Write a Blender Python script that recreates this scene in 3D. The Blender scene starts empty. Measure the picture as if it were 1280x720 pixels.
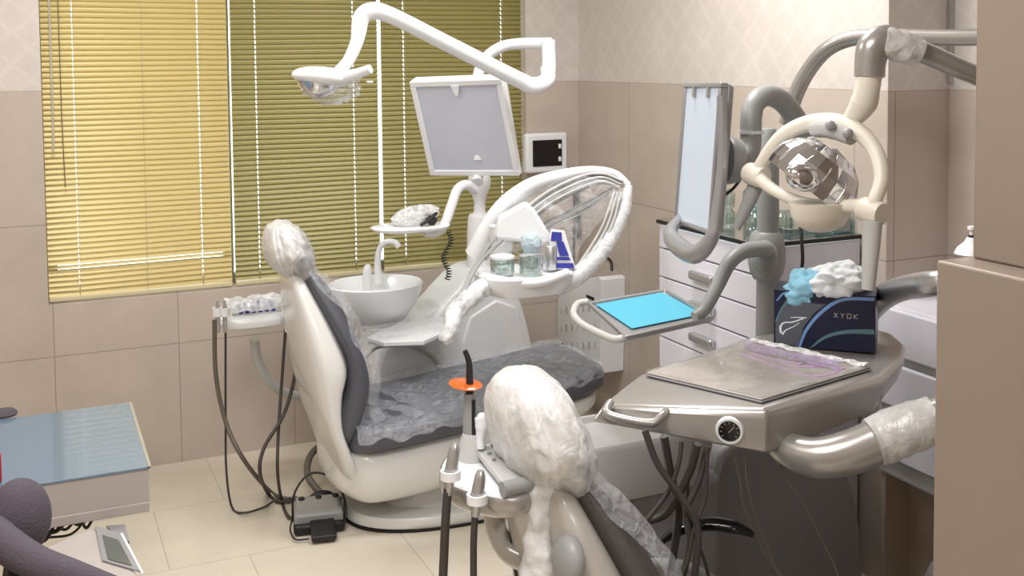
import bpy, bmesh, math, random
from mathutils import Vector, Matrix, noise
random.seed(7)
PI = math.pi
scn = bpy.context.scene
COL = scn.collection

# ------------------------------------------------------------------ camera
# world: wall_back is the plane y=0, wall_right the plane x=0, z up, metres
EYE = Vector((-2.38, -4.56, 1.65))
FPX, CYP = 1354.0, 149.5
_y, _p, _r = math.radians(24.03), math.radians(3.25), math.radians(-0.51)
AX_F = Vector((math.sin(_y)*math.cos(_p), math.cos(_y)*math.cos(_p), -math.sin(_p)))
_rr = Vector((math.cos(_y), -math.sin(_y), 0)); _uu = _rr.cross(AX_F)
AX_R = _rr*math.cos(_r) + _uu*math.sin(_r); AX_U = -_rr*math.sin(_r) + _uu*math.cos(_r)
cd = bpy.data.cameras.new('camera'); cam = bpy.data.objects.new('camera', cd); COL.objects.link(cam)
cam.matrix_world = Matrix((AX_R, AX_U, -AX_F)).transposed().to_4x4()
cam.location = EYE
cd.sensor_width = 36; cd.lens = FPX/1280*36; cd.shift_y = -(360-CYP)/1280; cd.clip_start = 0.05
scn.camera = cam

# ------------------------------------------------------------------ world and light
W = bpy.data.worlds.new('world'); scn.world = W; W.use_nodes = True
bg = W.node_tree.nodes['Background']; bg.inputs[0].default_value = (0.95, 0.98, 1.0, 1); bg.inputs[1].default_value = 3.0

def area(name, loc, sx, sy, power, col=(1, 0.98, 0.96), rot=(0, 0, 0)):
    l = bpy.data.lights.new(name, 'AREA'); l.shape = 'RECTANGLE'; l.size = sx; l.size_y = sy
    l.energy = power; l.color = col
    o = bpy.data.objects.new(name, l); COL.objects.link(o); o.location = loc; o.rotation_euler = rot
    return o
area('ceiling_panel_light', (-0.75, -1.75, 2.62), 0.6, 0.6, 22)
area('ceiling_panel_light', (-2.3, -1.1, 2.62), 0.6, 0.6, 15)
area('ceiling_panel_light', (-2.2, -3.2, 2.62), 0.9, 0.9, 26)
area('ceiling_panel_light', (-1.9, -5.6, 2.62), 1.2, 1.2, 24)
scn.view_settings.view_transform = 'Standard'; scn.view_settings.look = 'None'
scn.view_settings.gamma = 1; scn.view_settings.use_curve_mapping = False
scn.view_settings.exposure = 0.55
scn.cycles.use_denoising = True
scn.cycles.max_bounces = 10; scn.cycles.transparent_max_bounces = 24

# ------------------------------------------------------------------ measuring helpers
def ray(px, py): return AX_F + AX_R*((px-640)/FPX) + AX_U*((CYP-py)/FPX)
def at(px, py, d): return EYE + ray(px, py)*d
def onX(px, py, x): q = ray(px, py); return EYE + q*((x-EYE.x)/q.x)
def onY(px, py, y): q = ray(px, py); return EYE + q*((y-EYE.y)/q.y)
def onZ(px, py, z): q = ray(px, py); return EYE + q*((z-EYE.z)/q.z)

# ------------------------------------------------------------------ materials
def srgb(c):
    return tuple((v/255/12.92 if v/255 <= .04045 else ((v/255+.055)/1.055)**2.4) for v in c) + (1,)
def mat(name, rgb, rough=.5, metal=0, noise_amt=0, scale=8, bump=0, bscale=60, coat=0, spec=.5, emis=0, trans=0, alpha=1):
    m = bpy.data.materials.new(name); m.use_nodes = True
    nt = m.node_tree; b = nt.nodes['Principled BSDF']; c = srgb(rgb)
    b.inputs['Base Color'].default_value = c; b.inputs['Roughness'].default_value = rough
    b.inputs['Metallic'].default_value = metal; b.inputs['Specular IOR Level'].default_value = spec
    b.inputs['Coat Weight'].default_value = coat; b.inputs['Transmission Weight'].default_value = trans
    b.inputs['Alpha'].default_value = alpha
    if emis: b.inputs['Emission Color'].default_value = c; b.inputs['Emission Strength'].default_value = emis
    g = nt.nodes.new('ShaderNodeNewGeometry')
    n = nt.nodes.new('ShaderNodeTexNoise'); n.inputs['Scale'].default_value = scale; n.inputs['Detail'].default_value = 5
    nt.links.new(g.outputs['Position'], n.inputs['Vector'])
    r = nt.nodes.new('ShaderNodeMapRange'); r.inputs['To Min'].default_value = 1-max(noise_amt, .02); r.inputs['To Max'].default_value = 1+max(noise_amt, .02)
    nt.links.new(n.outputs['Fac'], r.inputs['Value'])
    v = nt.nodes.new('ShaderNodeVectorMath'); v.operation = 'SCALE'; v.inputs[0].default_value = c[:3]
    nt.links.new(r.outputs[0], v.inputs['Scale']); nt.links.new(v.outputs[0], b.inputs['Base Color'])
    if bump:
        n2 = nt.nodes.new('ShaderNodeTexNoise'); n2.inputs['Scale'].default_value = bscale; n2.inputs['Detail'].default_value = 4
        nt.links.new(g.outputs['Position'], n2.inputs['Vector'])
        bp = nt.nodes.new('ShaderNodeBump'); bp.inputs['Strength'].default_value = bump; bp.inputs['Distance'].default_value = .01
        nt.links.new(n2.outputs['Fac'], bp.inputs['Height']); nt.links.new(bp.outputs[0], b.inputs['Normal'])
    return m

def film_mat(name, rgb, clear, rough=.15, bscale=40, bump=.6, vary=1):
    """thin plastic film: transparent, with a milky and a glossy share that the wrinkles break up"""
    m = bpy.data.materials.new(name); m.use_nodes = True; nt = m.node_tree; nt.nodes.clear()
    out = nt.nodes.new('ShaderNodeOutputMaterial')
    p = nt.nodes.new('ShaderNodeBsdfPrincipled'); p.inputs['Base Color'].default_value = srgb(rgb); p.inputs['Roughness'].default_value = rough
    p.inputs['Specular IOR Level'].default_value = .8
    t = nt.nodes.new('ShaderNodeBsdfTransparent'); mx = nt.nodes.new('ShaderNodeMixShader')
    g = nt.nodes.new('ShaderNodeNewGeometry'); n = nt.nodes.new('ShaderNodeTexNoise')
    n.inputs['Scale'].default_value = bscale; n.inputs['Detail'].default_value = 6; n.inputs['Distortion'].default_value = 1.2
    nt.links.new(g.outputs['Position'], n.inputs['Vector'])
    r = nt.nodes.new('ShaderNodeMapRange'); r.inputs['From Min'].default_value = .35; r.inputs['From Max'].default_value = .7
    r.inputs['To Min'].default_value = max(0, (1-clear)*(1-.45*vary)); r.inputs['To Max'].default_value = min(1, (1-clear)*(1+.5*vary))
    nt.links.new(n.outputs['Fac'], r.inputs['Value'])
    b = nt.nodes.new('ShaderNodeBump'); b.inputs['Strength'].default_value = bump; b.inputs['Distance'].default_value = .01
    nt.links.new(n.outputs['Fac'], b.inputs['Height']); nt.links.new(b.outputs[0], p.inputs['Normal'])
    nt.links.new(r.outputs[0], mx.inputs[0]); nt.links.new(t.outputs[0], mx.inputs[1]); nt.links.new(p.outputs[0], mx.inputs[2])
    nt.links.new(mx.outputs[0], out.inputs[0])
    return m

def tile_mat(name, horiz, phase_u, tile_w, tile_h, phase_z, low, high=None, split=1.54, rough=.35, offset=0., grout=.6):
    """wall/floor tiles: horiz = 'x','y' (walls) or 'floor'"""
    m = bpy.data.materials.new(name); m.use_nodes = True; nt = m.node_tree; b = nt.nodes['Principled BSDF']
    L = nt.links.new
    g = nt.nodes.new('ShaderNodeNewGeometry'); s = nt.nodes.new('ShaderNodeSeparateXYZ'); L(g.outputs['Position'], s.inputs[0])
    cb = nt.nodes.new('ShaderNodeCombineXYZ')
    def add(a, v):
        n = nt.nodes.new('ShaderNodeMath'); n.operation = 'ADD'; L(a, n.inputs[0]); n.inputs[1].default_value = v; return n.outputs[0]
    if horiz == 'floor': u, v = s.outputs['X'], s.outputs['Y']
    else: u, v = s.outputs['X' if horiz == 'x' else 'Y'], s.outputs['Z']
    L(add(u, 50*tile_w-phase_u), cb.inputs[0]); L(add(v, 50*tile_h-phase_z), cb.inputs[1])
    br = nt.nodes.new('ShaderNodeTexBrick'); br.offset = offset; br.offset_frequency = 2
    br.inputs['Scale'].default_value = 1; br.inputs['Brick Width'].default_value = tile_w; br.inputs['Row Height'].default_value = tile_h
    br.inputs['Mortar Size'].default_value = .0022; br.inputs['Mortar Smooth'].default_value = .3
    c = srgb(low); br.inputs['Color1'].default_value = c; br.inputs['Color2'].default_value = tuple(x*.96 for x in c[:3])+(1,)
    br.inputs['Mortar'].default_value = tuple(x*grout for x in c[:3])+(1,)
    L(cb.outputs[0], br.inputs['Vector'])
    n = nt.nodes.new('ShaderNodeTexNoise'); n.inputs['Scale'].default_value = 5; n.inputs['Detail'].default_value = 7; n.inputs['Roughness'].default_value = .6
    L(g.outputs['Position'], n.inputs['Vector'])
    r = nt.nodes.new('ShaderNodeMapRange'); r.inputs['From Min'].default_value = .3; r.inputs['From Max'].default_value = .7
    r.inputs['To Min'].default_value = .93; r.inputs['To Max'].default_value = 1.06; L(n.outputs['Fac'], r.inputs['Value'])
    mul = nt.nodes.new('ShaderNodeVectorMath'); mul.operation = 'SCALE'; L(br.outputs['Color'], mul.inputs[0]); L(r.outputs[0], mul.inputs['Scale'])
    col = mul.outputs[0]
    if high:
        # upper wall: pale tile with a faint lattice of crossing curved lines
        rot = nt.nodes.new('ShaderNodeVectorRotate'); rot.rotation_type = 'Z_AXIS'; rot.inputs['Angle'].default_value = PI/4; L(cb.outputs[0], rot.inputs['Vector'])
        outs = []
        for d in ('X', 'Y'):
            w = nt.nodes.new('ShaderNodeTexWave'); w.bands_direction = d; w.inputs['Scale'].default_value = 3.6; w.inputs['Distortion'].default_value = 3.0
            w.inputs['Detail'].default_value = 2; w.inputs['Detail Scale'].default_value = 1.6
            L(rot.outputs[0], w.inputs['Vector'])
            k = nt.nodes.new('ShaderNodeMapRange'); k.inputs['From Min'].default_value = .86; k.inputs['From Max'].default_value = 1; L(w.outputs['Fac'], k.inputs['Value']); outs.append(k.outputs[0])
        mx = nt.nodes.new('ShaderNodeMath'); mx.operation = 'MAXIMUM'; L(outs[0], mx.inputs[0]); L(outs[1], mx.inputs[1])
        hc = nt.nodes.new('ShaderNodeMix'); hc.data_type = 'RGBA'; h = srgb(high)
        hc.inputs[6].default_value = h; hc.inputs[7].default_value = tuple(min(1, x*1.06) for x in h[:3])+(1,)
        L(mx.outputs[0], hc.inputs[0])
        hm = nt.nodes.new('ShaderNodeVectorMath'); hm.operation = 'SCALE'; L(hc.outputs[2], hm.inputs[0]); L(r.outputs[0], hm.inputs['Scale'])
        gt = nt.nodes.new('ShaderNodeMath'); gt.operation = 'GREATER_THAN'; L(s.outputs['Z'], gt.inputs[0]); gt.inputs[1].default_value = split
        fin = nt.nodes.new('ShaderNodeMix'); fin.data_type = 'RGBA'; L(gt.outputs[0], fin.inputs[0]); L(col, fin.inputs[6]); L(hm.outputs[0], fin.inputs[7])
        col = fin.outputs[2]
    L(col, b.inputs['Base Color']); b.inputs['Roughness'].default_value = rough
    bp = nt.nodes.new('ShaderNodeBump'); bp.inputs['Strength'].default_value = .25; bp.inputs['Distance'].default_value = .003
    inv = nt.nodes.new('ShaderNodeMath'); inv.operation = 'SUBTRACT'; inv.inputs[0].default_value = 1; L(br.outputs['Fac'], inv.inputs[1])
    L(inv.outputs[0], bp.inputs['Height']); L(bp.outputs[0], b.inputs['Normal'])
    return m

LOWT, HIGHT = (192, 179, 168), (206, 198, 192)
M = dict(
    wallA=tile_mat('tile_wall_back', 'x', -2.32, .47, .522, 1.54-3*.522, LOWT, HIGHT),
    wallB=tile_mat('tile_wall_right', 'y', 0, .47, .522, 1.54-3*.522, LOWT, HIGHT),
    floor=tile_mat('tile_floor', 'floor', -1.755, .51, .5, -.97, (214, 205, 188), rough=.22, offset=.5, grout=.72),
    ceiling=mat('ceiling_paint', (240, 238, 232), .9),
    partition=mat('partition_tile', (134, 120, 108), .4, noise_amt=.07, scale=4),
    white=mat('white_plastic', (232, 234, 237), .3, coat=.3),
    white_shell=mat('white_chair_shell', (224, 223, 220), .28, coat=.5),
    shaded_grey_shell=mat('shaded_chair_shell', (176, 171, 164), .32, coat=.4),  # greyer copy of the chair shell, with shade put into the colour
    cream=mat('cream_plastic', (228, 222, 208), .38),
    lgrey=mat('light_grey_plastic', (186, 186, 184), .4),
    grey=mat('grey_plastic', (146, 147, 146), .42),
    silver=mat('silver_paint', (168, 164, 160), .28, metal=.5, coat=.4),
    silver_dark=mat('silver_arm_paint', (150, 150, 152), .3, metal=.35, coat=.3),
    unit_grey=mat('dark_grey_cabinet_paint', (146, 145, 149), .4, coat=.2),
    black=mat('black_rubber', (22, 21, 22), .5),
    blackgloss=mat('black_glass', (14, 13, 17), .12),
    upholstery=mat('dark_grey_upholstery', (84, 86, 95), .42, bump=.15, bscale=120),
    upholstery_f=mat('charcoal_upholstery', (72, 68, 66), .45, bump=.15, bscale=120),
    hose=mat('grey_brown_hose', (96, 88, 78), .5),
    hose_d=mat('dark_grey_hose', (62, 56, 54), .45),
    chrome=mat('chrome', (215, 215, 220), .07, metal=1),
    steel=mat('steel', (196, 196, 197), .32, metal=.85),
    film=film_mat('clear_wrap', (232, 236, 244), .78, rough=.08, bscale=42, bump=.9),
    film_thick=film_mat('milky_wrap', (230, 229, 228), .2, rough=.28, bscale=26, bump=.5, vary=.22),
    film_half=film_mat('half_clear_wrap', (232, 232, 234), .5, rough=.2, bscale=22, bump=.5, vary=.6),
    film_w=film_mat('white_wrap', (238, 240, 242), .45, rough=.18, bscale=24, bump=.3),
    film_smoke=film_mat('grey_tray_wrap', (196, 190, 186), .66, rough=.1, bscale=16, bump=.3),
    orange=mat('orange_shield', (212, 104, 36), .2, alpha=.8),
    bluepaper=mat('turquoise_paper', (76, 166, 192), .7, bump=.1),
    navy=mat('navy_card', (20, 26, 58), .35),
    cardgrey=mat('grey_card', (92, 96, 106), .4),
    teal=mat('teal_stripe', (92, 130, 142), .4),
    skyblue=mat('light_blue_stripe', (120, 160, 215), .4),
    tissue=mat('tissue', (240, 246, 250), .8, bump=.4, bscale=50),
    tissueblue=mat('blue_tissue', (150, 208, 232), .8, bump=.4, bscale=50),
    red=mat('red_plastic', (170, 22, 30), .4),
    lilac=mat('lilac_plastic', (196, 160, 204), .35),
    cabwhite=mat('cabinet_white', (226, 226, 236), .35, coat=.2),
    deskgrey=mat('desk_grey', (178, 170, 166), .45),
    slateglass=mat('slate_glass_top', (104, 126, 146), .10, coat=.35),
    screen=mat('milk_screen', (196, 200, 214), .35),
    screen_lit=mat('pale_light_screen', (196, 208, 224), .3, emis=.06),
    blindrail=mat('blind_rail', (206, 196, 160), .4),
    frame=mat('window_frame_paint', (150, 152, 140), .5),
    blueprint=mat('blue_print', (44, 50, 150), .5),
    seatdark=mat('purple_grey_fabric', (82, 74, 84), .85, bump=.3, bscale=200),
    carton=mat('brown_shade_wood', (178, 162, 146), .6),
)
# glass pane: thin, mostly transparent
def glass_mat(name, tint, clear=.85):
    m = bpy.data.materials.new(name); m.use_nodes = True; nt = m.node_tree; nt.nodes.clear()
    o = nt.nodes.new('ShaderNodeOutputMaterial'); t = nt.nodes.new('ShaderNodeBsdfTransparent'); t.inputs[0].default_value = srgb(tint)
    g = nt.nodes.new('ShaderNodeBsdfGlossy'); g.inputs['Roughness'].default_value = .04; x = nt.nodes.new('ShaderNodeMixShader')
    lw = nt.nodes.new('ShaderNodeLayerWeight'); lw.inputs[0].default_value = .35
    mr = nt.nodes.new('ShaderNodeMapRange'); mr.inputs['To Min'].default_value = 1-clear; mr.inputs['To Max'].default_value = 1
    nt.links.new(lw.outputs['Facing'], mr.inputs['Value']); nt.links.new(mr.outputs[0], x.inputs[0])
    nt.links.new(t.outputs[0], x.inputs[1]); nt.links.new(g.outputs[0], x.inputs[2]); nt.links.new(x.outputs[0], o.inputs[0]); return m
M['pane'] = glass_mat('window_glass', (250, 252, 250), .94)
M['glass'] = glass_mat('clear_glass', (242, 250, 248), .86)
M['glass_teal'] = glass_mat('teal_glass', (120, 190, 200), .75)
def slat_mat(name, rgb, tr):
    m = bpy.data.materials.new(name); m.use_nodes = True; nt = m.node_tree; p = nt.nodes['Principled BSDF']
    p.inputs['Base Color'].default_value = srgb(rgb); p.inputs['Roughness'].default_value = .38; p.inputs['Metallic'].default_value = .15
    t = nt.nodes.new('ShaderNodeBsdfTranslucent'); t.inputs[0].default_value = srgb(rgb); x = nt.nodes.new('ShaderNodeMixShader'); x.inputs[0].default_value = tr
    o = nt.nodes['Material Output']
    nt.links.new(p.outputs[0], x.inputs[1]); nt.links.new(t.outputs[0], x.inputs[2]); nt.links.new(x.outputs[0], o.inputs[0]); return m
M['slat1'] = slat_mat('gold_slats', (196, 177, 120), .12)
M['slat2'] = slat_mat('dimmed_gold_slats', (146, 137, 84), .07)  # darker copy of the slats; weaker light from behind put into the colour

# ------------------------------------------------------------------ mesh helpers
def obj(name, bm, m, parent=None, bevel=0, seg=3, sub=0, smooth=True, mats=None, angle=30):
    bmesh.ops.recalc_face_normals(bm, faces=bm.faces[:])
    me = bpy.data.meshes.new(name); bm.to_mesh(me); bm.free()
    for mm in (mats or [m]): me.materials.append(M[mm] if isinstance(mm, str) else mm)
    o = bpy.data.objects.new(name, me); COL.objects.link(o)
    if parent:   # shapes are written in world metres: undo the thing's own offset
        o.parent = parent; o.matrix_parent_inverse = Matrix.Identity(4) if parent.parent else Matrix.Translation(-Vector(parent.location))
    if smooth:
        for p in me.polygons: p.use_smooth = True
        if not bevel:
            try: me.set_sharp_from_angle(angle=math.radians(angle+15))
            except Exception: pass
    if bevel:
        b = o.modifiers.new('bevel', 'BEVEL'); b.width = bevel; b.segments = seg; b.limit_method = 'ANGLE'; b.angle_limit = math.radians(angle); b.harden_normals = False
        try: me.set_sharp_from_angle(angle=math.radians(60))
        except Exception: pass
    if sub: s = o.modifiers.new('sub', 'SUBSURF'); s.levels = sub; s.render_levels = sub
    return o
def thing(name, label, cat, loc=(0, 0, 0), group=None):
    o = bpy.data.objects.new(name, None); COL.objects.link(o); o.location = loc; o.empty_display_size = .05
    o['label'] = label; o['category'] = cat
    if group: o['group'] = group
    return o
def tag(o, label, cat, group=None):
    o['label'] = label; o['category'] = cat
    if group: o['group'] = group
    return o
def struct(o): o['kind'] = 'structure'; return o

def add_box(bm, c, s, mi=0, rot=None):
    r = bmesh.ops.create_cube(bm, size=1)
    mt = Matrix.Translation(c) @ (rot.to_4x4() if rot else Matrix.Identity(4)) @ Matrix.Diagonal((*s, 1))
    bmesh.ops.transform(bm, matrix=mt, verts=r['verts'])
    for f in {f for v in r['verts'] for f in v.link_faces}: f.material_index = mi
    return bm
def box(c, s, mi=0, rot=None): return add_box(bmesh.new(), c, s, mi, rot)
def box2(a, b): return box([(a[i]+b[i])/2 for i in range(3)], [abs(b[i]-a[i]) for i in range(3)])

def add_rings(bm, rings, cap=True, mi=0, closed=True):
    vs = [[bm.verts.new(p) for p in r] for r in rings]
    n = len(rings[0])
    for a, b in zip(vs, vs[1:]):
        for i in range(n if closed else n-1):
            f = bm.faces.new((a[i], a[(i+1) % n], b[(i+1) % n], b[i])); f.material_index = mi
    if cap:
        for r in (vs[0], vs[-1]):
            try: f = bm.faces.new(r); f.material_index = mi
            except ValueError: pass
    return bm
def catmull(pts, n=8):
    pts = [Vector(p) for p in pts]
    if len(pts) < 3: return [pts[0].lerp(pts[-1], i/n) for i in range(n+1)]
    e = [2*pts[0]-pts[1]] + pts + [2*pts[-1]-pts[-2]]; out = []
    for i in range(1, len(e)-2):
        p0, p1, p2, p3 = e[i-1:i+3]
        for k in range(n):
            t = k/n
            out.append(.5*((2*p1)+(-p0+p2)*t+(2*p0-5*p1+4*p2-p3)*t*t+(-p0+3*p1-3*p2+p3)*t**3))
    out.append(pts[-1]); return out
def add_tube(bm, pts, r, seg=14, n=8, smooth=True, flat=1.0, mi=0, wob=0, taper=None):
    """round tube along a path; r a number or one radius per given point; flat squashes the section vertically"""
    k = len(pts)
    path = catmull(pts, n) if smooth else [Vector(p) for p in pts]
    def rad(i):
        if not hasattr(r, '__len__'): return r
        t = i/(len(path)-1)*(k-1); a = min(int(t), k-2); return r[a]*(1-(t-a))+r[a+1]*(t-a)
    T = [(path[min(i+1, len(path)-1)]-path[max(i-1, 0)]).normalized() for i in range(len(path))]
    up = Vector((0, 0, 1)) if abs(T[0].z) < .9 else Vector((1, 0, 0))
    nrm = (up - T[0]*up.dot(T[0])).normalized(); rings = []
    for i, p in enumerate(path):
        nrm = (nrm - T[i]*nrm.dot(T[i])).normalized(); b = T[i].cross(nrm)
        R = rad(i); ring = []
        for j in range(seg):
            a = 2*PI*j/seg; q = p + nrm*(math.cos(a)*R*flat) + b*(math.sin(a)*R)
            if wob: q += (q-p).normalized()*wob*noise.noise(q*45)
            ring.append(q)
        rings.append(ring)
    return add_rings(bm, rings, mi=mi)
def tube(pts, r, **k): return add_tube(bmesh.new(), pts, r, **k)
def add_lathe(bm, c, prof, seg=32, sx=1, sy=1, mi=0, rot=None, cap=True):
    c = Vector(c); rings = []
    for rr, z in prof:
        ring = []
        for j in range(seg):
            v = Vector((math.cos(2*PI*j/seg)*rr*sx, math.sin(2*PI*j/seg)*rr*sy, z))
            if rot: v = rot @ v
            ring.append(c+v)
        rings.append(ring)
    return add_rings(bm, rings, mi=mi, cap=cap)
def lathe(c, prof, **k): return add_lathe(bmesh.new(), c, prof, **k)
def sell(c, a, b, n=2.6, count=28, u=Vector((1, 0, 0)), v=Vector((0, 1, 0))):
    c = Vector(c); out = []
    for j in range(count):
        t = 2*PI*j/count; ct, st = math.cos(t), math.sin(t)
        out.append(c + u*(a*math.copysign(abs(ct)**(2/n), ct)) + v*(b*math.copysign(abs(st)**(2/n), st)))
    return out
def interp(rows, n=5):
    """smooth extra rows between given numeric rows"""
    pts = [list(r) for r in rows]; out = []
    e = [pts[0]]+pts+[pts[-1]]
    for i in range(1, len(e)-2):
        for k in range(n):
            t = k/n; o = []
            for a, b, c, d in zip(*e[i-1:i+3]):
                o.append(.5*((2*b)+(-a+c)*t+(2*a-5*b+4*c-d)*t*t+(-a+3*b-3*c+d)*t**3))
            out.append(o)
    out.append(pts[-1]); return out
def prism(poly, depth_vec, mi=0, bm=None):
    bm = bm or bmesh.new(); d = Vector(depth_vec)
    return add_rings(bm, [[Vector(p) for p in poly], [Vector(p)+d for p in poly]], mi=mi)
def ellipsoid(c, s, rot=None, seg=32, rings=20, wr=0, wf=12, bm=None, seed=0, sharp=0):
    bm = bm or bmesh.new(); c = Vector(c)
    r = bmesh.ops.create_uvsphere(bm, u_segments=seg, v_segments=rings, radius=1)
    for v in r['verts']:
        d = v.co.copy(); q = d*wf*.1+Vector((seed, 0, 0))
        k = 1 + wr*noise.noise(q*1.0) + (wr*.5*noise.noise(q*2.7))
        if sharp: k += sharp*(abs(noise.noise(q*2.2+Vector((5, 5, 5)))) - .25)
        w = Vector((d.x*s[0], d.y*s[1], d.z*s[2]))*k
        if rot: w = rot @ w
        v.co = c+w
    return bm
def sheet(fn, nu, nv, thick=.0012, bm=None):
    """thin crumpled film from a function of u,v"""
    bm = bm or bmesh.new(); g = [[bm.verts.new(fn(i/nu, j/nv)) for j in range(nv+1)] for i in range(nu+1)]
    for i in range(nu):
        for j in range(nv): bm.faces.new((g[i][j], g[i+1][j], g[i+1][j+1], g[i][j+1]))
    return bm
def E(x, y, z): return Matrix.Rotation(math.radians(z), 3, 'Z') @ Matrix.Rotation(math.radians(y), 3, 'Y') @ Matrix.Rotation(math.radians(x), 3, 'X')
def V(*a): return Vector(a)
def wrinkle(p, a=.006, f=30): return Vector((noise.noise(p*f), noise.noise(p*f+Vector((9, 3, 1))), noise.noise(p*f+Vector((2, 7, 5)))))*a

# ================================================================== SETTING
struct(obj('floor', box2((-3.6, -6.6, -.1), (1.0, .2, 0)), 'floor'))
struct(obj('ceiling', box2((-3.6, -6.6, 2.7), (1.0, .2, 2.8)), 'ceiling'))
WX0, WX1, WZ0, WZ1 = -2.335, -.275, .70, 2.35
bm = bmesh.new()
add_box(bm, ((-3.6+WX0)/2, .1, 1.35), (WX0+3.6, .2, 2.7)); add_box(bm, ((WX1+.2)/2, .1, 1.35), (.2-WX1, .2, 2.7))
add_box(bm, ((WX0+WX1)/2, .1, WZ0/2), (WX1-WX0, .2, WZ0)); add_box(bm, ((WX0+WX1)/2, .1, (WZ1+2.7)/2), (WX1-WX0, .2, 2.7-WZ1))
struct(obj('wall_back', bm, 'wallA', smooth=False))
bm = bmesh.new()
add_box(bm, (.425, -1.01, 1.35), (.85, 2.02, 2.7))            # thick run up to the projecting corner
add_box(bm, (.35, -4.3, 1.35), (.2, 4.58, 2.7))                # recessed run towards the camera
bmesh.ops.translate(bm, verts=bm.verts[:], vec=(0, 0, 0))
wr = struct(obj('wall_right', bm, 'wallB', smooth=False))
# the face of the projecting corner that looks at the camera carries the other tile orientation
struct(obj('wall_return', box2((.0005, -2.024, 0), (.25, -2.0201, 2.7)), 'wallA', smooth=False))
struct(obj('wall_left', box2((-3.7, -6.6, 0), (-3.5, .2, 2.7)), 'wallB', smooth=False))
struct(obj('wall_front', box2((-3.6, -6.7, 0), (1.0, -6.5, 2.7)), 'wallA', smooth=False))
# half wall with the narrower pillar standing on it, right foreground
c0 = onZ(1170, 325, 1.38)
struct(obj('wall_partition', box2((c0.x, -5.2, 0), (.2, c0.y, 1.38)), 'partition', bevel=.004))
c1 = onZ(1215, 316, 1.38)
struct(obj('trim_1', box2((onY(1215, 316, c0.y-.012).x, -5.2, 1.38), (.2, c0.y-.012, 2.7)), 'partition', bevel=.004))
struct(obj('trim_2', box2((.236, -2.040, 1.56), (.249, -2.026, 2.7)), 'steel'))

# window: frame and pane behind the blinds
fb = bmesh.new()
for x in (WX0+.02, -1.62, -.9, WX1-.02): add_box(fb, (x, .15, (WZ0+WZ1)/2), (.04, .05, WZ1-WZ0))
for z in (WZ0+.02, WZ1-.02): add_box(fb, ((WX0+WX1)/2, .15, z), (WX1-WX0, .048, .04))
wf_ = struct(obj('window_1', fb, 'frame', bevel=.003))
p = obj('glass_pane', box2((WX0, .153, WZ0), (WX1, .157, WZ1)), 'pane', wf_)

# blinds
def blind(x0, x1, holes, m, label, tilt=66, odd=None, cordx=()):
    t = thing('venetian_blind', label, 'blind', ((x0+x1)/2, .04, WZ0), 'venetian blinds in the window')
    bm = bmesh.new(); pitch = .0212; wdt = .0255; y0 = .045
    xs = [x0]
    for h in holes: xs += [h-.0016, h+.0016]
    xs.append(x1); z = WZ0+.035; k = 0
    while z < WZ1-.03:
        tl = tilt + random.uniform(-1.2, 1.2) + 4*noise.noise(Vector((x0*3, z*2.3, 0)))
        if odd and abs(z-odd[0]) < pitch/2: tl = 22
        ct, st = math.cos(math.radians(tl)), math.sin(math.radians(tl))
        rows = []
        for q in (-.5, -.17, .17, .5):
            crown = .0022*(1-4*q*q)
            rows.append((y0 + q*wdt*ct + crown*st, z + q*wdt*st - crown*ct*.3))
        sag = [.0016*math.sin(7*x+z*9) for x in xs]
        grid = [[bm.verts.new((x, yy, zz+sg)) for x, sg in zip(xs, sag)] for yy, zz in rows]
        for a in range(3):
            for b in range(len(xs)-1):
                if a == 1 and b % 2 == 1 and b < len(xs)-1: continue
                if a == 0 and b % 2 == 1: continue
                bm.faces.new((grid[a][b], grid[a][b+1], grid[a+1][b+1], grid[a+1][b]))
        z += pitch; k += 1
    s = obj('slats', bm, m, t)
    obj('bottom_rail', box(((x0+x1)/2, y0-.004, WZ0+.014), (x1-x0, .022, .018)), 'blindrail', t, bevel=.004)
    cb = bmesh.new()
    for h in list(holes)+list(cordx): add_tube(cb, [(h, .028, WZ0+.02), (h+.001, .028, WZ1)], .0009, seg=5, n=2)
    obj('ladder_cord', cb, 'carton', t)
    return t
xb = lambda px, py: onY(px, py, .04).x
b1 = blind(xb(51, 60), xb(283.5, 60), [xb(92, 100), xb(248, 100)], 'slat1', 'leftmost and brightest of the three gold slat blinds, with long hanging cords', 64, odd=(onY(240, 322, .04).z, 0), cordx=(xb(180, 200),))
b2 = blind(xb(288, 60), xb(472, 60), [xb(320, 100), xb(442, 100)], 'slat2', 'middle one of the three gold slat blinds, behind the white headrest', 68)
b3 = blind(xb(476.5, 60), xb(652, 60), [xb(505, 100), xb(627, 100)], 'slat2', 'rightmost of the three gold slat blinds, behind the tilted light screen', 68)
obj('tilt_wand', tube([(xb(63, 60), .02, 2.3), (xb(64, 100), .018, 1.4), (xb(64, 160), .018, 1.31)], .003, seg=8), 'lgrey', b1)
obj('pull_cord', tube([(xb(74, 60), .02, 2.3), (xb(76, 120), .015, 1.5), (xb(80, 190), .015, 1.16)], .0018, seg=6), 'hose', b1)

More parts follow.
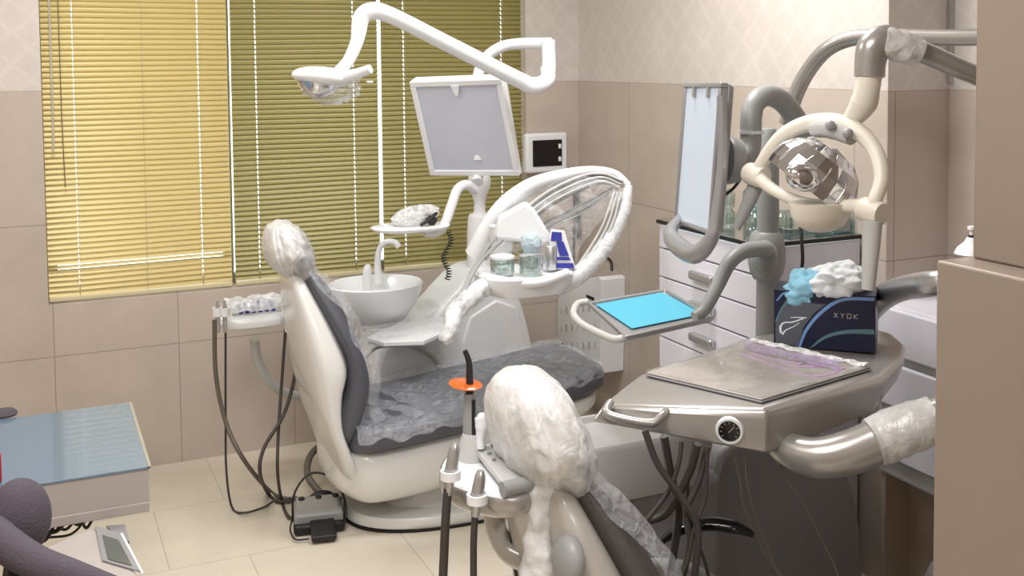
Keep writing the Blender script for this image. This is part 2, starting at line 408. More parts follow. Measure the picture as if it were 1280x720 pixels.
# ================================================================== CHAIRS
def make_chair(dy, label, shell, cloth, film, bagm, front=False):
    o = Vector((0, dy, 0))
    t = thing('dental_chair', label, 'dental chair', (-1.0, -.8+dy, 0), 'dental chairs')
    yc = -.8+dy
    # floor plate and lift
    bm = bmesh.new(); rings = []
    for z, k in ((0, .96), (.012, 1), (.03, 1), (.045, .97)): rings.append(sell((-.93, yc-.01, z), .46*k, .26*k, 2.5, 48))
    add_rings(bm, rings); obj('base_plate', bm, shell if not front else 'shaded_grey_shell', t)
    bm = bmesh.new(); add_rings(bm, [sell((-.93, yc-.01, z), .465, .265, 2.5, 48) for z in (0, .008)]); obj('base_rim', bm, 'black', t)
    bm = bmesh.new(); add_rings(bm, [sell((-.95, yc, z), a, b_, 3, 28) for z, a, b_ in ((.04, .30, .17), (.09, .26, .15), (.18, .24, .15))]); obj('lift_column', bm, shell, t)
    # seat body: loft along x, sections in y-z
    bm = bmesh.new(); rows = interp([(-1.455, .17, .26, .05), (-1.44, .15, .30, .16), (-1.38, .115, .315, .23), (-1.30, .105, .31, .25), (-1.1, .12, .325, .255), (-.9, .17, .34, .25), (-.7, .25, .36, .24), (-.5, .31, .385, .22), (-.44, .33, .39, .17)], 4)
    for x, z0, z1, w in rows: add_rings
    rings = [sell((x, yc, (z0+z1)/2), w, (z1-z0)/2, 5, 36, V(0, 1, 0), V(0, 0, 1)) for x, z0, z1, w in rows]
    add_rings(bm, rings); obj('seat_body', bm, shell, t)
    # seat cushion
    bm = bmesh.new(); rows = interp([(-1.42, .31, .36, .15), (-1.40, .30, .385, .235), (-1.32, .298, .40, .265), (-1.1, .315, .405, .27), (-.9, .335, .425, .27), (-.7, .355, .445, .26), (-.5, .38, .475, .24), (-.42, .395, .48, .20), (-.40, .41, .46, .12)], 4)
    rings = [sell((x, yc, (z0+z1)/2), w, (z1-z0)/2, 5, 36, V(0, 1, 0), V(0, 0, 1)) for x, z0, z1, w in rows]
    add_rings(bm, rings); obj('seat', bm, cloth, t)
    # backrest shell: loft over z, sections in x-y
    rows = interp([(.915, -1.572, -1.545, .06), (.90, -1.580, -1.53, .11), (.85, -1.582, -1.505, .15), (.72, -1.565, -1.44, .20), (.60, -1.545, -1.40, .235), (.50, -1.525, -1.425, .24), (.40, -1.50, -1.43, .24), (.30, -1.465, -1.40, .235), (.22, -1.44, -1.36, .215), (.15, -1.39, -1.30, .16)], 4)
    bm = bmesh.new(); add_rings(bm, [sell(((a+b_)/2, yc, z), (b_-a)/2, w, 3.2, 40) for z, a, b_, w in rows]); obj('backrest_shell', bm, shell, t)
    rows = interp([(.935, -1.545, -1.52, .07), (.92, -1.548, -1.50, .12), (.86, -1.53, -1.445, .165), (.74, -1.475, -1.385, .215), (.62, -1.425, -1.345, .245), (.53, -1.43, -1.33, .25), (.45, -1.455, -1.345, .245), (.38, -1.46, -1.375, .235), (.33, -1.44, -1.39, .2)], 4)
    bm = bmesh.new(); add_rings(bm, [sell(((a+b_)/2, yc, z), (b_-a)/2, w, 3, 40) for z, a, b_, w in rows]); obj('backrest', bm, cloth, t)
    # headrest with its neck
    hx = -1.575
    obj('headrest_post', tube([(-1.555, yc, .86), (-1.572, yc, .93), (-1.58, yc, .96)], .022, flat=.5), 'steel', t)
    hr = Matrix.Rotation(math.radians(-14), 3, 'Y')
    h = obj('headrest', ellipsoid((hx+.030, yc-.012, .975), (.046, .138, .096), hr, seg=32, rings=20), cloth, t)
    obj('headrest_film', ellipsoid((hx+.032, yc-.012, .975), (.056, .150, .108), hr, seg=64, rings=40, wr=.06, wf=24, seed=6, sharp=.06), 'film_half', t, angle=80)
    # bag over the headrest, gathered towards the neck in soft folds
    bm = bmesh.new(); rings = []; NA = 140; B0 = V(hx+(.010 if front else -.002), yc, .985)
    sx_, sy_, sz_ = (.074, .154, .124) if front else (.066, .146, .108)
    for i in range(61):
        ph = -PI/2 + PI*i/60; ring = []
        for j in range(NA):
            th = 2*PI*j/NA; cp, sp = math.cos(ph), math.sin(ph)
            cr = abs(cp)**.8
            d = V(math.copysign(abs(math.cos(th))**.8, math.cos(th))*cr, math.copysign(abs(math.sin(th))**.8, math.sin(th))*cr, math.copysign(abs(sp)**.85, sp))
            low = max(0, -sp)
            if sp < 0: d.x *= 1-.55*low**1.6; d.y *= 1-.62*low**1.4
            d.y *= 1-.12*max(0, sp)
            an = V(math.cos(th)*3.2, math.sin(th)*3.2, sp*.8+dy)
            rid = lambda p: 1-abs(noise.noise(p))*2.2
            fold = .13*noise.noise(an*.55+V(2, 1, 0)) + (.05+.07*low)*max(0, rid(an)) + .045*max(0, rid(V(d.x*2.4+5, d.y*2.4, d.z*2.4+dy))) + .012*noise.noise(d*9)
            k = .93+fold
            ring.append(B0 + hr @ V(d.x*sx_*k, d.y*sy_*k, d.z*sz_*(1+.05*noise.noise(d*3)))) 
        rings.append(ring)
    add_rings(bm, rings); obj('headrest_cover', bm, bagm, t, angle=80)
    # gathered tail of the bag
    if front:
        bm = tube([(hx+.0, yc-.045, .90), (hx-.010, yc-.06, .85), (hx-.012, yc-.06, .80), (hx-.005, yc-.06, .75), (hx+.0, yc-.055, .725)], [.040, .026, .030, .044, .02], seg=30, n=8, wob=.010)
        obj('cover_tail', bm, bagm, t)
        obj('adjuster_knob', lathe((-1.562, yc-.15, .80), [(.0, .0), (.04, 0), (.044, .006), (.042, .02), (.03, .03), (0, .032)], rot=E(0, -82, 0)), 'grey', t)
    # clear films
    def seatfilm(u, v):
        x = -1.405+u*.975; s = v*2-1; y = yc+s*(.295-max(0, x+.75)*.22); zt = .404+max(0, x+1.2)*.122
        z = zt - (max(0, abs(s)-.86)/.14)**1.4*(.045+.018*noise.noise(Vector((x*14, s, 2)))) + .004*math.sin(x*60+y*30)
        q = Vector((x, y, z)); return q+wrinkle(q, .009, 13)+wrinkle(q, .0035, 34)
    obj('seat_film', sheet(seatfilm, 96, 50), film, t)
    ct = interp([(.955, -1.53, .10), (.93, -1.50, .14), (.86, -1.435, .18), (.74, -1.372, .225), (.62, -1.33, .255), (.53, -1.315, .26), (.46, -1.325, .255), (.415, -1.30, .26)], 6)
    def backfilm(u, v):
        i = u*(len(ct)-1); a = min(int(i), len(ct)-2); k = i-a
        z, x, w = [ct[a][j]*(1-k)+ct[a+1][j]*k for j in range(3)]
        s = v*2-1; y = yc+s*w*1.03; x -= (max(0, abs(s)-.82)/.18)**1.3*.055*(1+.5*noise.noise(Vector((z*12, s, 4))))
        q = Vector((x+.012, y, z)); return q+wrinkle(q, .009, 11)+wrinkle(q, .003, 30)
    obj('backrest_film', sheet(backfilm, 60, 36), film, t)
    # armrests: far side loop with flat pad
    sh = V(0, dy+.0, 0)
    obj('armrest', tube([onY(x, y, -.49)+sh for x, y in ((456, 446), (468, 434), (486, 430), (508, 430), (530, 437), (545, 450), (549, 468), (546, 490))], [.012, .015, .017, .018, .018, .018, .016, .014], flat=.8), 'lgrey' if not front else 'grey', t)
    if front:   # this chair stands lower and flatter than the other one
        for c in t.children:
            if c.name.startswith('base') or c.name.startswith('lift'): continue
            for v in c.data.vertices:
                v.co.z -= .045 + max(0, v.co.x+1.25)*.16; v.co.x += .045
    return t
ch_back = make_chair(0, 'white framed dental chair further back, by the window, over the black foot pedal', 'white_shell', 'upholstery', 'film', 'film_thick')
ch_front = make_chair(-1.93, 'nearest dental chair, seen from behind with a large bagged headrest, cut by the photo bottom', 'shaded_grey_shell', 'upholstery_f', 'film', 'film_thick', True)
# black padded far armrest of the near chair
obj('armrest_pad', tube([at(828, 676, 2.42), at(850, 662, 2.40), at(885, 655, 2.38), at(918, 659, 2.36), at(942, 668, 2.35)], [.014, .022, .024, .022, .012], flat=.6), 'blackgloss', ch_front)

# ================================================================== BACK UNIT
YB = -.33
t = thing('spittoon_unit', 'white spittoon unit with round rinse basin and upright column, below the window blinds', 'dental unit', (-.75, -.3, 0), 'spittoon units')
prof = [(-1.16, .0), (-1.15, .42), (-1.08, .53), (-.97, .565), (-.90, .60), (-.80, .69), (-.715, .755), (-.60, .765), (-.535, .70), (-.48, .56), (-.44, .38), (-.42, .2), (-.415, 0)]
pr = [(a, b) for a, b in interp(prof, 3)]
obj('unit_body', prism([(x, -.43, z) for x, z in pr], (0, .28, 0)), 'white', t, bevel=.03, seg=4, angle=50)
obj('side_panel', prism([(x, -.440, z) for x, z in [(-.86, .10), (-.80, .40), (-.74, .58), (-.62, .64), (-.53, .60), (-.48, .42), (-.455, .2), (-.45, .06)]], (0, .03, 0)), 'white', t, bevel=.008)
bs = obj('basin', lathe((-1.12, -.36, .57), [(0.001, 0), (.07, .0), (.12, .025), (.165, .085), (.19, .15), (.195, .172), (.188, .178), (.178, .172), (.16, .11), (.11, .05), (.03, .03), (0.001, .028)], seg=48, sy=.85), 'white', t)
obj('faucet', tube([(-1.075, -.26, .72), (-1.08, -.26, .80), (-1.075, -.27, .86), (-1.055, -.29, .895), (-1.02, -.31, .895), (-1.005, -.32, .875)], [.018, .014, .012, .012, .012, .013]), 'white', bs)
obj('cup_filler', tube([(-1.145, -.33, .71), (-1.145, -.33, .79), (-1.14, -.335, .815)], [.021, .019, .010]), 'white', bs)
cx = onY(600, 300, -.3).x
col = obj('column', lathe((cx, -.3, .70), [(.058, 0), (.056, .2), (.05, .275), (.044, .285), (.03, .29), (.026, .30), (.024, .335), (.03, .36), (.046, .40), (.05, .43), (.045, .455), (.028, .475), (.02, .485), (.02, .54), (0, .54)], seg=32), 'white', t)

# operating light on the column
dcol = 4.03
t = thing('operating_light', 'white jointed lamp arm with a small plastic-wrapped lamp head, in front of the blinds', 'dental lamp', at(598, 215, dcol), 'operating lights')
obj('pole', tube([at(599, 200, dcol), at(598, 150, dcol), at(597, 100, dcol), at(605, 76, dcol), at(622, 61, 4.02), at(645, 55, 4.0), at(688, 54, 3.92)], .021), 'white', t)
obj('elbow_joint', tube([at(685, 50, 3.9), at(686, 75, 3.9), at(686, 90, 3.88)], .025), 'white', t)
obj('arm', tube([at(684, 85, 3.88), at(684, 99, 3.86), at(668, 107, 3.83), at(645, 98, 3.8), at(560, 55, 3.62), at(490, 20, 3.48), at(465, 14, 3.45), at(452, 22, 3.44), at(448, 42, 3.43)], [.025, .028, .030, .029, .027, .027, .029, .028, .024], n=8), 'white', t)
obj('neck', tube([at(449, 35, 3.43), at(446, 52, 3.42), at(436, 75, 3.40), at(424, 90, 3.39)], [.025, .021, .019, .02]), 'white', t)
hc_ = at(403, 94, 3.38)
hd = obj('lamp_head', ellipsoid(hc_+V(0, 0, -.005), (.095, .075, .032), E(0, 6, -15)), 'white', t)
obj('lamp_reflector', lathe(hc_+V(-.01, 0, -.02), [(.07, 0), (.055, -.028), (.03, -.045), (.001, -.05)], seg=24, sy=.8), 'chrome', hd)
obj('lamp_handle', tube([at(425, 98, 3.37), at(445, 93, 3.34), at(463, 86, 3.32)], [.022, .018, .014]), 'white', hd)
bm = ellipsoid(hc_+V(.03, 0, -.035), (.085, .06, .055), seg=40, rings=24, wr=.2, wf=40, seed=8, sharp=.3)
obj('plastic_wrap', bm, 'film', hd)
obj('switch_lever', box(at(462, 102, 3.34), (.02, .01, .006)), 'white', hd)

# light screen (film viewer) hung on the column
t = thing('x_ray_viewer', 'square milky screen in a white frame, tilted, in front of the blinds above the column', 'light screen', at(597, 218, 4.0), 'x-ray viewers')
TL, TR, BL = at(512, 102, 3.98), at(627, 98, 3.84), at(540, 219, 4.12)
U_ = TR-TL; V_ = BL-TL; V_ = V_ - U_*(V_.dot(U_)/U_.length_squared)*.85; N_ = U_.cross(V_).normalized(); N_ = -N_ if N_.dot(AX_F) > 0 else N_
def panel_frame(TL, U, V, N, wf, th):
    bm = bmesh.new()
    def q(u, v, d): return TL+U*u+V*v+N*d
    fu, fv = wf/U.length, wf/V.length
    for a, b in (((0, 0), (1, fv)), ((0, 1-fv), (1, 1)), ((0, fv), (fu, 1-fv)), ((1-fu, fv), (1, 1-fv))):
        add_rings(bm, [[q(a[0], a[1], -th), q(b[0], a[1], -th), q(b[0], b[1], -th), q(a[0], b[1], -th)], [q(a[0], a[1], .006), q(b[0], a[1], .006), q(b[0], b[1], .006), q(a[0], b[1], .006)]])
    return bm
obj('frame', panel_frame(TL, U_, V_, N_, .022, .022), 'white', t, bevel=.003)
q = lambda u, v, d: TL+U_*u+V_*v+N_*d
bm = bmesh.new(); add_rings(bm, [[q(.05, .05, -.012), q(.95, .05, -.012), q(.95, .95, -.012), q(.05, .95, -.012)], [q(.05, .05, 0), q(.95, .05, 0), q(.95, .95, 0), q(.05, .95, 0)]])
obj('screen', bm, 'screen', t)
bm = bmesh.new(); add_rings(bm, [[q(.45, .05, .002), q(.54, .05, .002), q(.51, .15, .002), q(.485, .15, .002)], [q(.45, .05, .009), q(.54, .05, .009), q(.51, .15, .009), q(.485, .15, .009)]])
obj('film_clip', bm, 'white', t)
bm = bmesh.new(); add_rings(bm, [[q(0, 0, -.05), q(1, 0, -.05), q(.96, .97, -.055), q(.04, .97, -.055)], [q(0, 0, -.022), q(1, 0, -.022), q(1, 1, -.022), q(0, 1, -.022)]])
obj('back_cover', bm, 'white', t, bevel=.006)
obj('mounting_bracket', tube([at(597, 214, 4.1), at(597, 222, 4.06), at(597, 228, 4.04)], .022), 'white', t)

# instrument arm with its small tray, left of the column
t = thing('instrument_tray', 'small white tray on a bent arm left of the white column, before the blinds', 'tray', at(583, 240, 3.98))
obj('arm', tube([at(594, 238, 4.02), at(583, 231, 3.98), at(572, 237, 3.96), at(565, 255, 3.94), at(556, 279, 3.92), at(546, 290, 3.9), at(530, 290, 3.88)], .018), 'white', t)
tc = at(513, 284, 3.86)
obj('tray_plate', (lambda bm: add_rings(bm, [sell(tc+V(0, 0, z), a, b, 2.6, 40) for z, a, b in ((-.012, .11, .07), (-.004, .138, .09), (.004, .142, .093), (.006, .136, .088))]))(bmesh.new()), 'white', t)
tag(obj('wrapped_handpiece_case', ellipsoid(tc+V(.02, 0, .04), (.09, .05, .036), E(0, -8, 0), seg=40, rings=24, wr=.12, wf=30, seed=2, sharp=.2), 'film_w'), 'crumpled clear bag on the small tray left of white column', 'bag')
bm = bmesh.new(); add_box(bm, tc+V(.065, -.03, .028), (.04, .03, .03), rot=E(20, 30, 10)); add_tube(bm, [tc+V(.02, -.05, .012), tc+V(.05, -.055, .03), tc+V(.09, -.03, .05)], .006)
tag(obj('handpiece', bm, 'black', bevel=.003), 'small black instrument lying in front of the clear bag', 'instrument')
bm = bmesh.new(); pth = []
a0, a1 = at(561, 290, 3.9), at(557, 350, 3.95)
for i in range(120):
    k = i/119; pth.append(a0.lerp(a1, k)+V(.010*math.cos(i*.9)+.012*math.sin(k*9), .008*math.sin(i*.9), 0))
tag(obj('coiled_cord', add_tube(bm, pth, .0022, seg=6, smooth=False), 'black'), 'thin black coiled cord hanging from the small tray', 'cord')

# ---------------- delivery arm with hoses over the chair
t = thing('delivery_unit', 'big white film-wrapped looping arm carrying grey hoses, right of the white column', 'delivery unit', at(620, 330, 3.8))
dA = 3.78
upper = [(596, 318, 3.84), (610, 288, 3.82), (632, 256, 3.8), (664, 233, 3.8), (700, 221, 3.78), (738, 214, 3.78), (768, 217, 3.76), (786, 232, 3.74)]
obj('upper_arm', tube([at(*p) for p in upper], [.05, .044, .038, .036, .030, .022, .016, .014], flat=.85), 'white', t)
lower = [(786, 232, 3.74), (779, 262, 3.7), (765, 292, 3.66), (745, 322, 3.62), (722, 345, 3.6), (695, 360, 3.58)]
obj('lower_arm', tube([at(*p) for p in lower], [.014, .026, .030, .032, .032, .03]), 'film_w', t)
obj('lower_arm_core', tube([at(*p) for p in lower], [.010, .017, .021, .023, .023, .02]), 'white', t)
for k in range(6):
    s = k/5
    obj('hose', tube([at(605+22*s, 312-8*s, 3.72), at(640+18*s, 276+4*s, 3.72), at(680+12*s, 243+12*s, 3.72), at(722+8*s, 222+14*s, 3.73), at(752+2*s, 217+12*s, 3.73), at(778-5*s, 226+10*s, 3.73)], .0042 if k % 2 else .006, seg=8), 'hose_d' if k in (1, 5) else ('grey' if k == 3 else 'lgrey'), t)
for k in range(5):
    s = k/4
    obj('hose', tube([at(652+10*s, 298+6*s, 3.66), at(690, 274+10*s, 3.68), at(735-4*s, 252+12*s, 3.7), at(768-8*s, 233+9*s, 3.72)], .004, seg=8), 'hose_d' if k in (0, 3) else 'grey', t)
for k in range(3):
    obj('hose', tube([at(768+4*k, 240, 3.69), at(752+6*k, 285, 3.64), at(724+7*k, 330, 3.6), at(706+6*k, 352, 3.58)], .005, seg=8), 'lgrey', t)
def arcfilm(u, v):
    a = [(612, 292), (650, 246), (700, 224), (745, 218), (778, 234)]; b = [(690, 352), (708, 338), (735, 300), (762, 262), (780, 238)]
    i = u*4; k = min(int(i), 3); f = i-k
    pa = at(a[k][0]*(1-f)+a[k+1][0]*f, a[k][1]*(1-f)+a[k+1][1]*f, 3.70); pb = at(b[k][0]*(1-f)+b[k+1][0]*f, b[k][1]*(1-f)+b[k+1][1]*f, 3.62)
    q = pa.lerp(pb, v); return q+wrinkle(q, .02, 14)
obj('plastic_wrap', sheet(arcfilm, 40, 30), film_mat('clear_sheet', (225, 226, 228), .80, bscale=30), t)
obj('arm_head', prism([at(x, y, 3.66) for x, y in ((616, 300), (622, 272), (657, 253), (668, 262), (692, 300), (674, 310), (645, 302))], AX_F*.10), 'white', t, bevel=.012)
# tray of the arm
tc = at(654, 343, 3.56)
tray = obj('tray_body', (lambda bm: add_rings(bm, [sell(tc+V(0, 0, z), a, b, 3, 44) for z, a, b in ((-.062, .09, .08), (-.052, .13, .11), (-.015, .155, .125), (.008, .157, .128), (.012, .146, .12), (.004, .14, .115))]))(bmesh.new()), 'white', t)
obj('tray_lip', tube([at(603, 346, 3.47), at(640, 353, 3.44), at(675, 353, 3.44), at(709, 341, 3.5)], .015), 'white', t)
obj('handle_arm', tube([at(612, 352, 3.5), at(592, 366, 3.42), at(576, 385, 3.36), at(566, 402, 3.32), at(560, 420, 3.3)], [.026, .026, .022, .02, .016]), 'white', t)
obj('handle_wrap', tube([at(604, 358, 3.46), at(588, 372, 3.40), at(572, 388, 3.34), at(564, 410, 3.30), at(556, 428, 3.28)], [.030, .029, .027, .025, .018], seg=24, wob=.014), 'film_w', t)
for k in range(2):
    obj('hose', tube([at(620+8*k, 296+4*k, 3.62), at(598+4*k, 325, 3.5), at(582+3*k, 355, 3.42), at(570+4*k, 385, 3.33)], .006, seg=8), 'grey', t)
# white box-like head above the tray, and things on the tray
def jar(c, r, h, label, mm='glass', lid='steel'):
    j = thing('glass_jar', label, 'jar', c)
    obj('jar_body', lathe(c, [(0.001, 0), (r*.95, 0), (r, .006), (r, h*.75), (r*.96, h*.82), (r*.9, h*.82), (r*.93, .01), (0.001, .008)]), mm, j)
    obj('lid', lathe(c+V(0, 0, h*.82), [(r, 0), (r, h*.12), (r*.6, h*.2), (0.001, h*.22)]), lid, j)
    return j
jz = tc.z+.012
def on_tray(px, py, dy=0): p = onZ(px, py, jz); return p
jar(onZ(628, 342, jz), .040, .062, 'round glass jar with metal lid on the film-wrapped white tray, left of two', lid='white')
jar(onZ(664, 341, jz), .040, .062, 'round glass jar with metal lid on the film-wrapped white tray, right of two', lid='glass')
cpt = onZ(634, 330, jz)
bm = lathe(cpt+V(.0, .045, 0), [(.034, 0), (.042, .115), (.044, .125), (.040, .125), (.031, .006), (0.001, .005)], seg=28)
tag(obj('paper_cup', bm, 'white'), 'white cup standing behind the glass jars on the wrapped tray', 'cup')
cpt = onZ(672, 335, jz)
bm = ellipsoid(cpt+V(0, .05, .075), (.036, .03, .036), seg=30, rings=20, wr=.2, wf=30, seed=4, sharp=.2)
tag(obj('folded_wipe', bm, mat('pale_wipe', (184, 200, 206), .8)), 'pale grey-blue crumpled wipe behind the right glass jar', 'wipe')
c_ = onZ(687, 336, jz)
bm = lathe(c_+V(.0, -.01, 0), [(.018, 0), (.02, .004), (.02, .075), (.016, .08), (.001, .08)], seg=24)
tag(obj('metal_can', bm, 'steel'), 'small silver can beside the blue and white packet', 'can')
c_ = onZ(700, 335, jz)
pk = thing('blue_packet', 'folded white packet printed in dark blue, at the right end of the tray', 'packet', c_)
rt = E(0, 0, -28)
def P3(x, y, z): return c_ + rt @ V(x, y, z)
bm = bmesh.new(); add_rings(bm, [[P3(-.04, -.02, 0), P3(.052, -.02, 0), P3(.015, -.0, .125), P3(-.03, 0, .13)], [P3(-.04, .02, 0), P3(.052, .02, 0), P3(.015, .006, .125), P3(-.03, .006, .13)]])
obj('packet_body', bm, 'white', pk, bevel=.002)
bm = bmesh.new()
for (x0, z0, x1, z1, x2, z2, x3, z3) in ((-.036, .004, .048, .004, .044, .020, -.034, .020), (-.03, .030, .036, .030, .030, .040, -.03, .040), (.0, .044, .030, .044, .012, .09, -.012, .09), (-.03, .092, .008, .092, .006, .12, -.026, .122)):
    yk = lambda z: -.0212+z*.16
    add_rings(bm, [[P3(x0, yk(z0)-.001, z0), P3(x1, yk(z1)-.001, z1), P3(x2, yk(z2)-.001, z2), P3(x3, yk(z3)-.001, z3)], [P3(x0, yk(z0)-.003, z0), P3(x1, yk(z1)-.003, z1), P3(x2, yk(z2)-.003, z2), P3(x3, yk(z3)-.003, z3)]])
obj('printed_mark', bm, 'blueprint', pk)
# flat film-wrapped pad beyond the seat
pa = onZ(508, 418, .59)
t = thing('swing_tray', 'flat white film-wrapped shelf beside the basin, above the back chair seat', 'tray', pa)
def padpoly(z, k=1): return [pa+((onZ(x, y, .59)-pa)*k)+V(0, 0, z) for x, y in ((458, 424), (475, 414), (520, 402), (556, 398), (566, 404), (560, 414), (530, 428), (480, 430))]
obj('shelf_plate', (lambda bm: add_rings(bm, [padpoly(-.015, .94), padpoly(-.008), padpoly(.004), padpoly(.008, .96)]))(bmesh.new()), 'white', t)
def shf(u, v):
    a = onZ(452+u*118, 412-u*18+v*18, .60); q = a; return q+V(0, 0, .008)+wrinkle(q, .014, 24)
obj('plastic_wrap', sheet(shf, 40, 20), 'film', t)
obj('support_arm', tube([pa+V(.1, .05, -.02), pa+V(.12, .12, -.03), pa+V(.13, .18, -.05)], .018), 'white', t)

# ---------------- assistant instrument holder, left of back chair
t = thing('instrument_holder', 'white handpiece holder with keypad and four hanging hoses, left of back chair headrest', 'instrument holder', onY(318, 400, -.5), 'assistant instrument holders')
hc2 = onY(318, 397, -.5)
obj('holder_body', (lambda bm: add_rings(bm, [sell(hc2+V(0, 0, z), a, b, 2.8, 40) for z, a, b in ((-.03, .09, .06), (-.018, .135, .085), (0, .142, .09), (.014, .135, .085), (.022, .11, .07))]))(bmesh.new()), 'white', t)
kp = hc2+V(.005, .0, .035)
obj('keypad', box(kp, (.18, .09, .012), rot=E(24, 0, 0)), 'lgrey', t, bevel=.004)
bm = bmesh.new(); R_ = E(24, 0, 0)
for i in range(6):
    for j in range(3): add_box(bm, kp+R_@V(-.06+i*.024, -.028+j*.026, .008), (.014, .014, .005), rot=R_)
kb = obj('buttons', bm, 'blueprint', t); kb['kind'] = 'stuff'
def wrapf(u, v):
    q = hc2+V(-.12+.24*u, -.09+.16*v, .052+.035*math.sin(v*PI)-.02*abs(u-.5)); return q+wrinkle(q, .018, 22)
obj('plastic_wrap', sheet(wrapf, 30, 20), 'film_w', t)
for px in (272, 281, 366, 358):
    a = onY(px, 388, -.62 if px < 300 else -.6)
    obj('holder_ring', lathe(a+V(0, 0, -.02), [(.012, 0), (.018, 0), (.018, .03), (.012, .03), (.012, 0)], seg=20, cap=False), 'white', t)
    obj('handpiece', tube([a+V(0, 0, .035), a+V(0, 0, -.01), a+V(0, 0, -.08)], [.004, .009, .007], seg=12), 'steel' if px < 300 else 'white', t)
obj('support_arm', tube([onY(318, 425, -.42), onY(322, 450, -.40), onY(337, 478, -.38), onY(360, 492, -.36), onY(395, 498, -.35), onY(430, 496, -.35)], .018), 'lgrey', t)
F0 = lambda px, py: onZ(px, py, .012)
ped = onZ(399, 664, 0)
H = [([onY(268, 400, -.62), onY(270, 470, -.62), onY(283, 530, -.66), onY(305, 575, -.74), F0(335, 612), F0(352, 622), F0(372, 624)], .008, 'hose'),
     ([onY(282, 410, -.6), onY(282, 520, -.6), onY(283, 590, -.62), F0(290, 634), F0(305, 641), F0(330, 634), F0(345, 626), F0(372, 628)], .0042, 'hose_d'),
     ([onY(371, 410, -.6), onY(370, 460, -.62), onY(356, 515, -.65), onY(330, 560, -.7), onY(325, 592, -.72), F0(336, 618), F0(350, 627), F0(370, 622)], .007, 'hose_d'),
     ([onY(357, 410, -.58), onY(352, 480, -.6), onY(348, 540, -.66), onY(347, 590, -.72), F0(352, 625), F0(360, 645), F0(372, 648)], .006, 'hose_d')]
for pts, r, mm in H: obj('hose', tube(pts, r, seg=10), mm, t)

# foot pedal with cables
t = thing('foot_pedal', 'black and grey foot switch box lying on the floor left of the chair base', 'foot pedal', ped)
R0 = E(0, 0, -10)
def pb(x, y, z, sx, sy, sz, m, nm, bv=.006, rot=None):
    return obj(nm, box(ped+R0@V(x, y, z), (sx, sy, sz), rot=(R0 @ rot) if rot else R0), m, t, bevel=bv)
pb(0, .06, .035, .17, .14, .065, 'grey', 'housing', .01)
pb(0, .05, .068, .15, .10, .018, 'silver', 'top_plate', .005, E(18, 0, 0))
pb(.01, -.055, .028, .085, .11, .02, 'black', 'treadle', .005, E(10, 0, 0))
pb(0, .0, .02, .175, .06, .035, 'black', 'front_edge', .01)
for x in (-.055, .005, .065):
    obj('knob', lathe(ped+R0@V(x, .085, .075), [(.012, 0), (.012, .014), (.009, .018), (.001, .018)], seg=16), 'black', t)
obj('carry_loop', tube([ped+R0@V(-.09, .03, .03), ped+R0@V(-.08, .06, .12), ped+R0@V(-.02, .09, .175), ped+R0@V(.06, .08, .15), ped+R0@V(.095, .05, .08), ped+R0@V(.09, -.0, .02)], .004, seg=8), 'black', t)
obj('cable_plug', ellipsoid(ped+R0@V(.02, .16, .05), (.05, .03, .03), seg=20, rings=12), 'black', t)
obj('cable', tube([ped+R0@V(-.08, .06, .05), ped+R0@V(-.10, -.02, .03), ped+R0@V(-.085, -.07, .012), ped+R0@V(-.04, -.08, .012)], .003, seg=8), 'black', t)
for k in range(2): obj('cable', tube([ped+R0@V(.04, .16, .05), ped+R0@V(.10, .17+.02*k, .03), ped+R0@V(.17, .21+.02*k, .05), ped+R0@V(.26, .26, .06)], .009, seg=8), 'black', t)
tag(obj('floor_hose', tube([ped+R0@V(.03, .17, .05), onY(385, 595, -.62), onY(388, 570, -.5), onY(405, 555, -.4), onY(430, 550, -.35)], .013, seg=12), 'hose'), 'thick grey-brown hose rising behind the foot switch to the chair', 'hose')

# ---------------- wall items
a, b = onY(655, 167, -.02), onY(707, 214, -.02)
t = thing('wall_control_box', 'small white square control box with black face, on wall right of blinds', 'control box', ((a.x+b.x)/2, -.01, b.z))
obj('housing', box(((a.x+b.x)/2, -.022, (a.z+b.z)/2), (b.x-a.x, .044, a.z-b.z)), 'white', t, bevel=.012)
obj('face', box(((a.x+b.x)/2, -.046, (a.z+b.z)/2), ((b.x-a.x)*.7, .006, (a.z-b.z)*.66)), 'blackgloss', t, bevel=.002)
for k in (0, 1): obj('button', box((b.x-.045, -.051, (a.z+b.z)/2+.03-.06*k), (.014, .006, .022)), 'white', t, bevel=.003)
obj('cable', tube([V(b.x-.01, -.03, b.z+.02), V(b.x+.02, -.02, b.z-.01), V(b.x+.05, -.01, b.z-.08), V(b.x+.045, -.01, b.z-.5)], .006, seg=8), 'black', t)

t = thing('suction_box', 'white vented plastic box hung low on the right wall behind the blue tray', 'vented box', (-.08, -.35, .3))
XF = -.12
py_ = [(-.03, .53), (-.03, .34), (-.10, .30), (-.38, .245), (-.44, .235), (-.66, .30), (-.66, .70), (-.64, .735), (-.10, .66)]
pts = [onX(690, 372, XF), onX(690, 425, XF), onX(700, 440, XF), onX(728, 461, XF), onX(742, 468, XF), onX(750, 467, XF), onX(752, 350, XF), onX(748, 346, XF), onX(704, 352, XF)]
pts = [V(p.x, min(p.y, -.004), p.z) for p in pts]
bm = prism(pts, (.119, 0, 0))
for j in range(3):
    for i in range(7):
        yy = pts[1].y-.04+(pts[5].y-pts[1].y+.08)*i/6; ztop = pts[8].z+(pts[7].z-pts[8].z)*i/6
        add_box(bm, (XF-.001, yy, ztop-.14-j*.085), (.004, .02 if i % 3 else .010, .035), mi=1)
obj('housing', bm, None, t, bevel=.008, mats=('white', 'lgrey'))
o_ = onX(706, 437, XF); obj('dark_opening', box(o_, (.005, .07, .03), rot=E(35, 0, 0)), 'black', t)
o_ = onX(738, 372, XF); obj('display_strip', box(o_, (.005, .07, .014)), 'black', t)
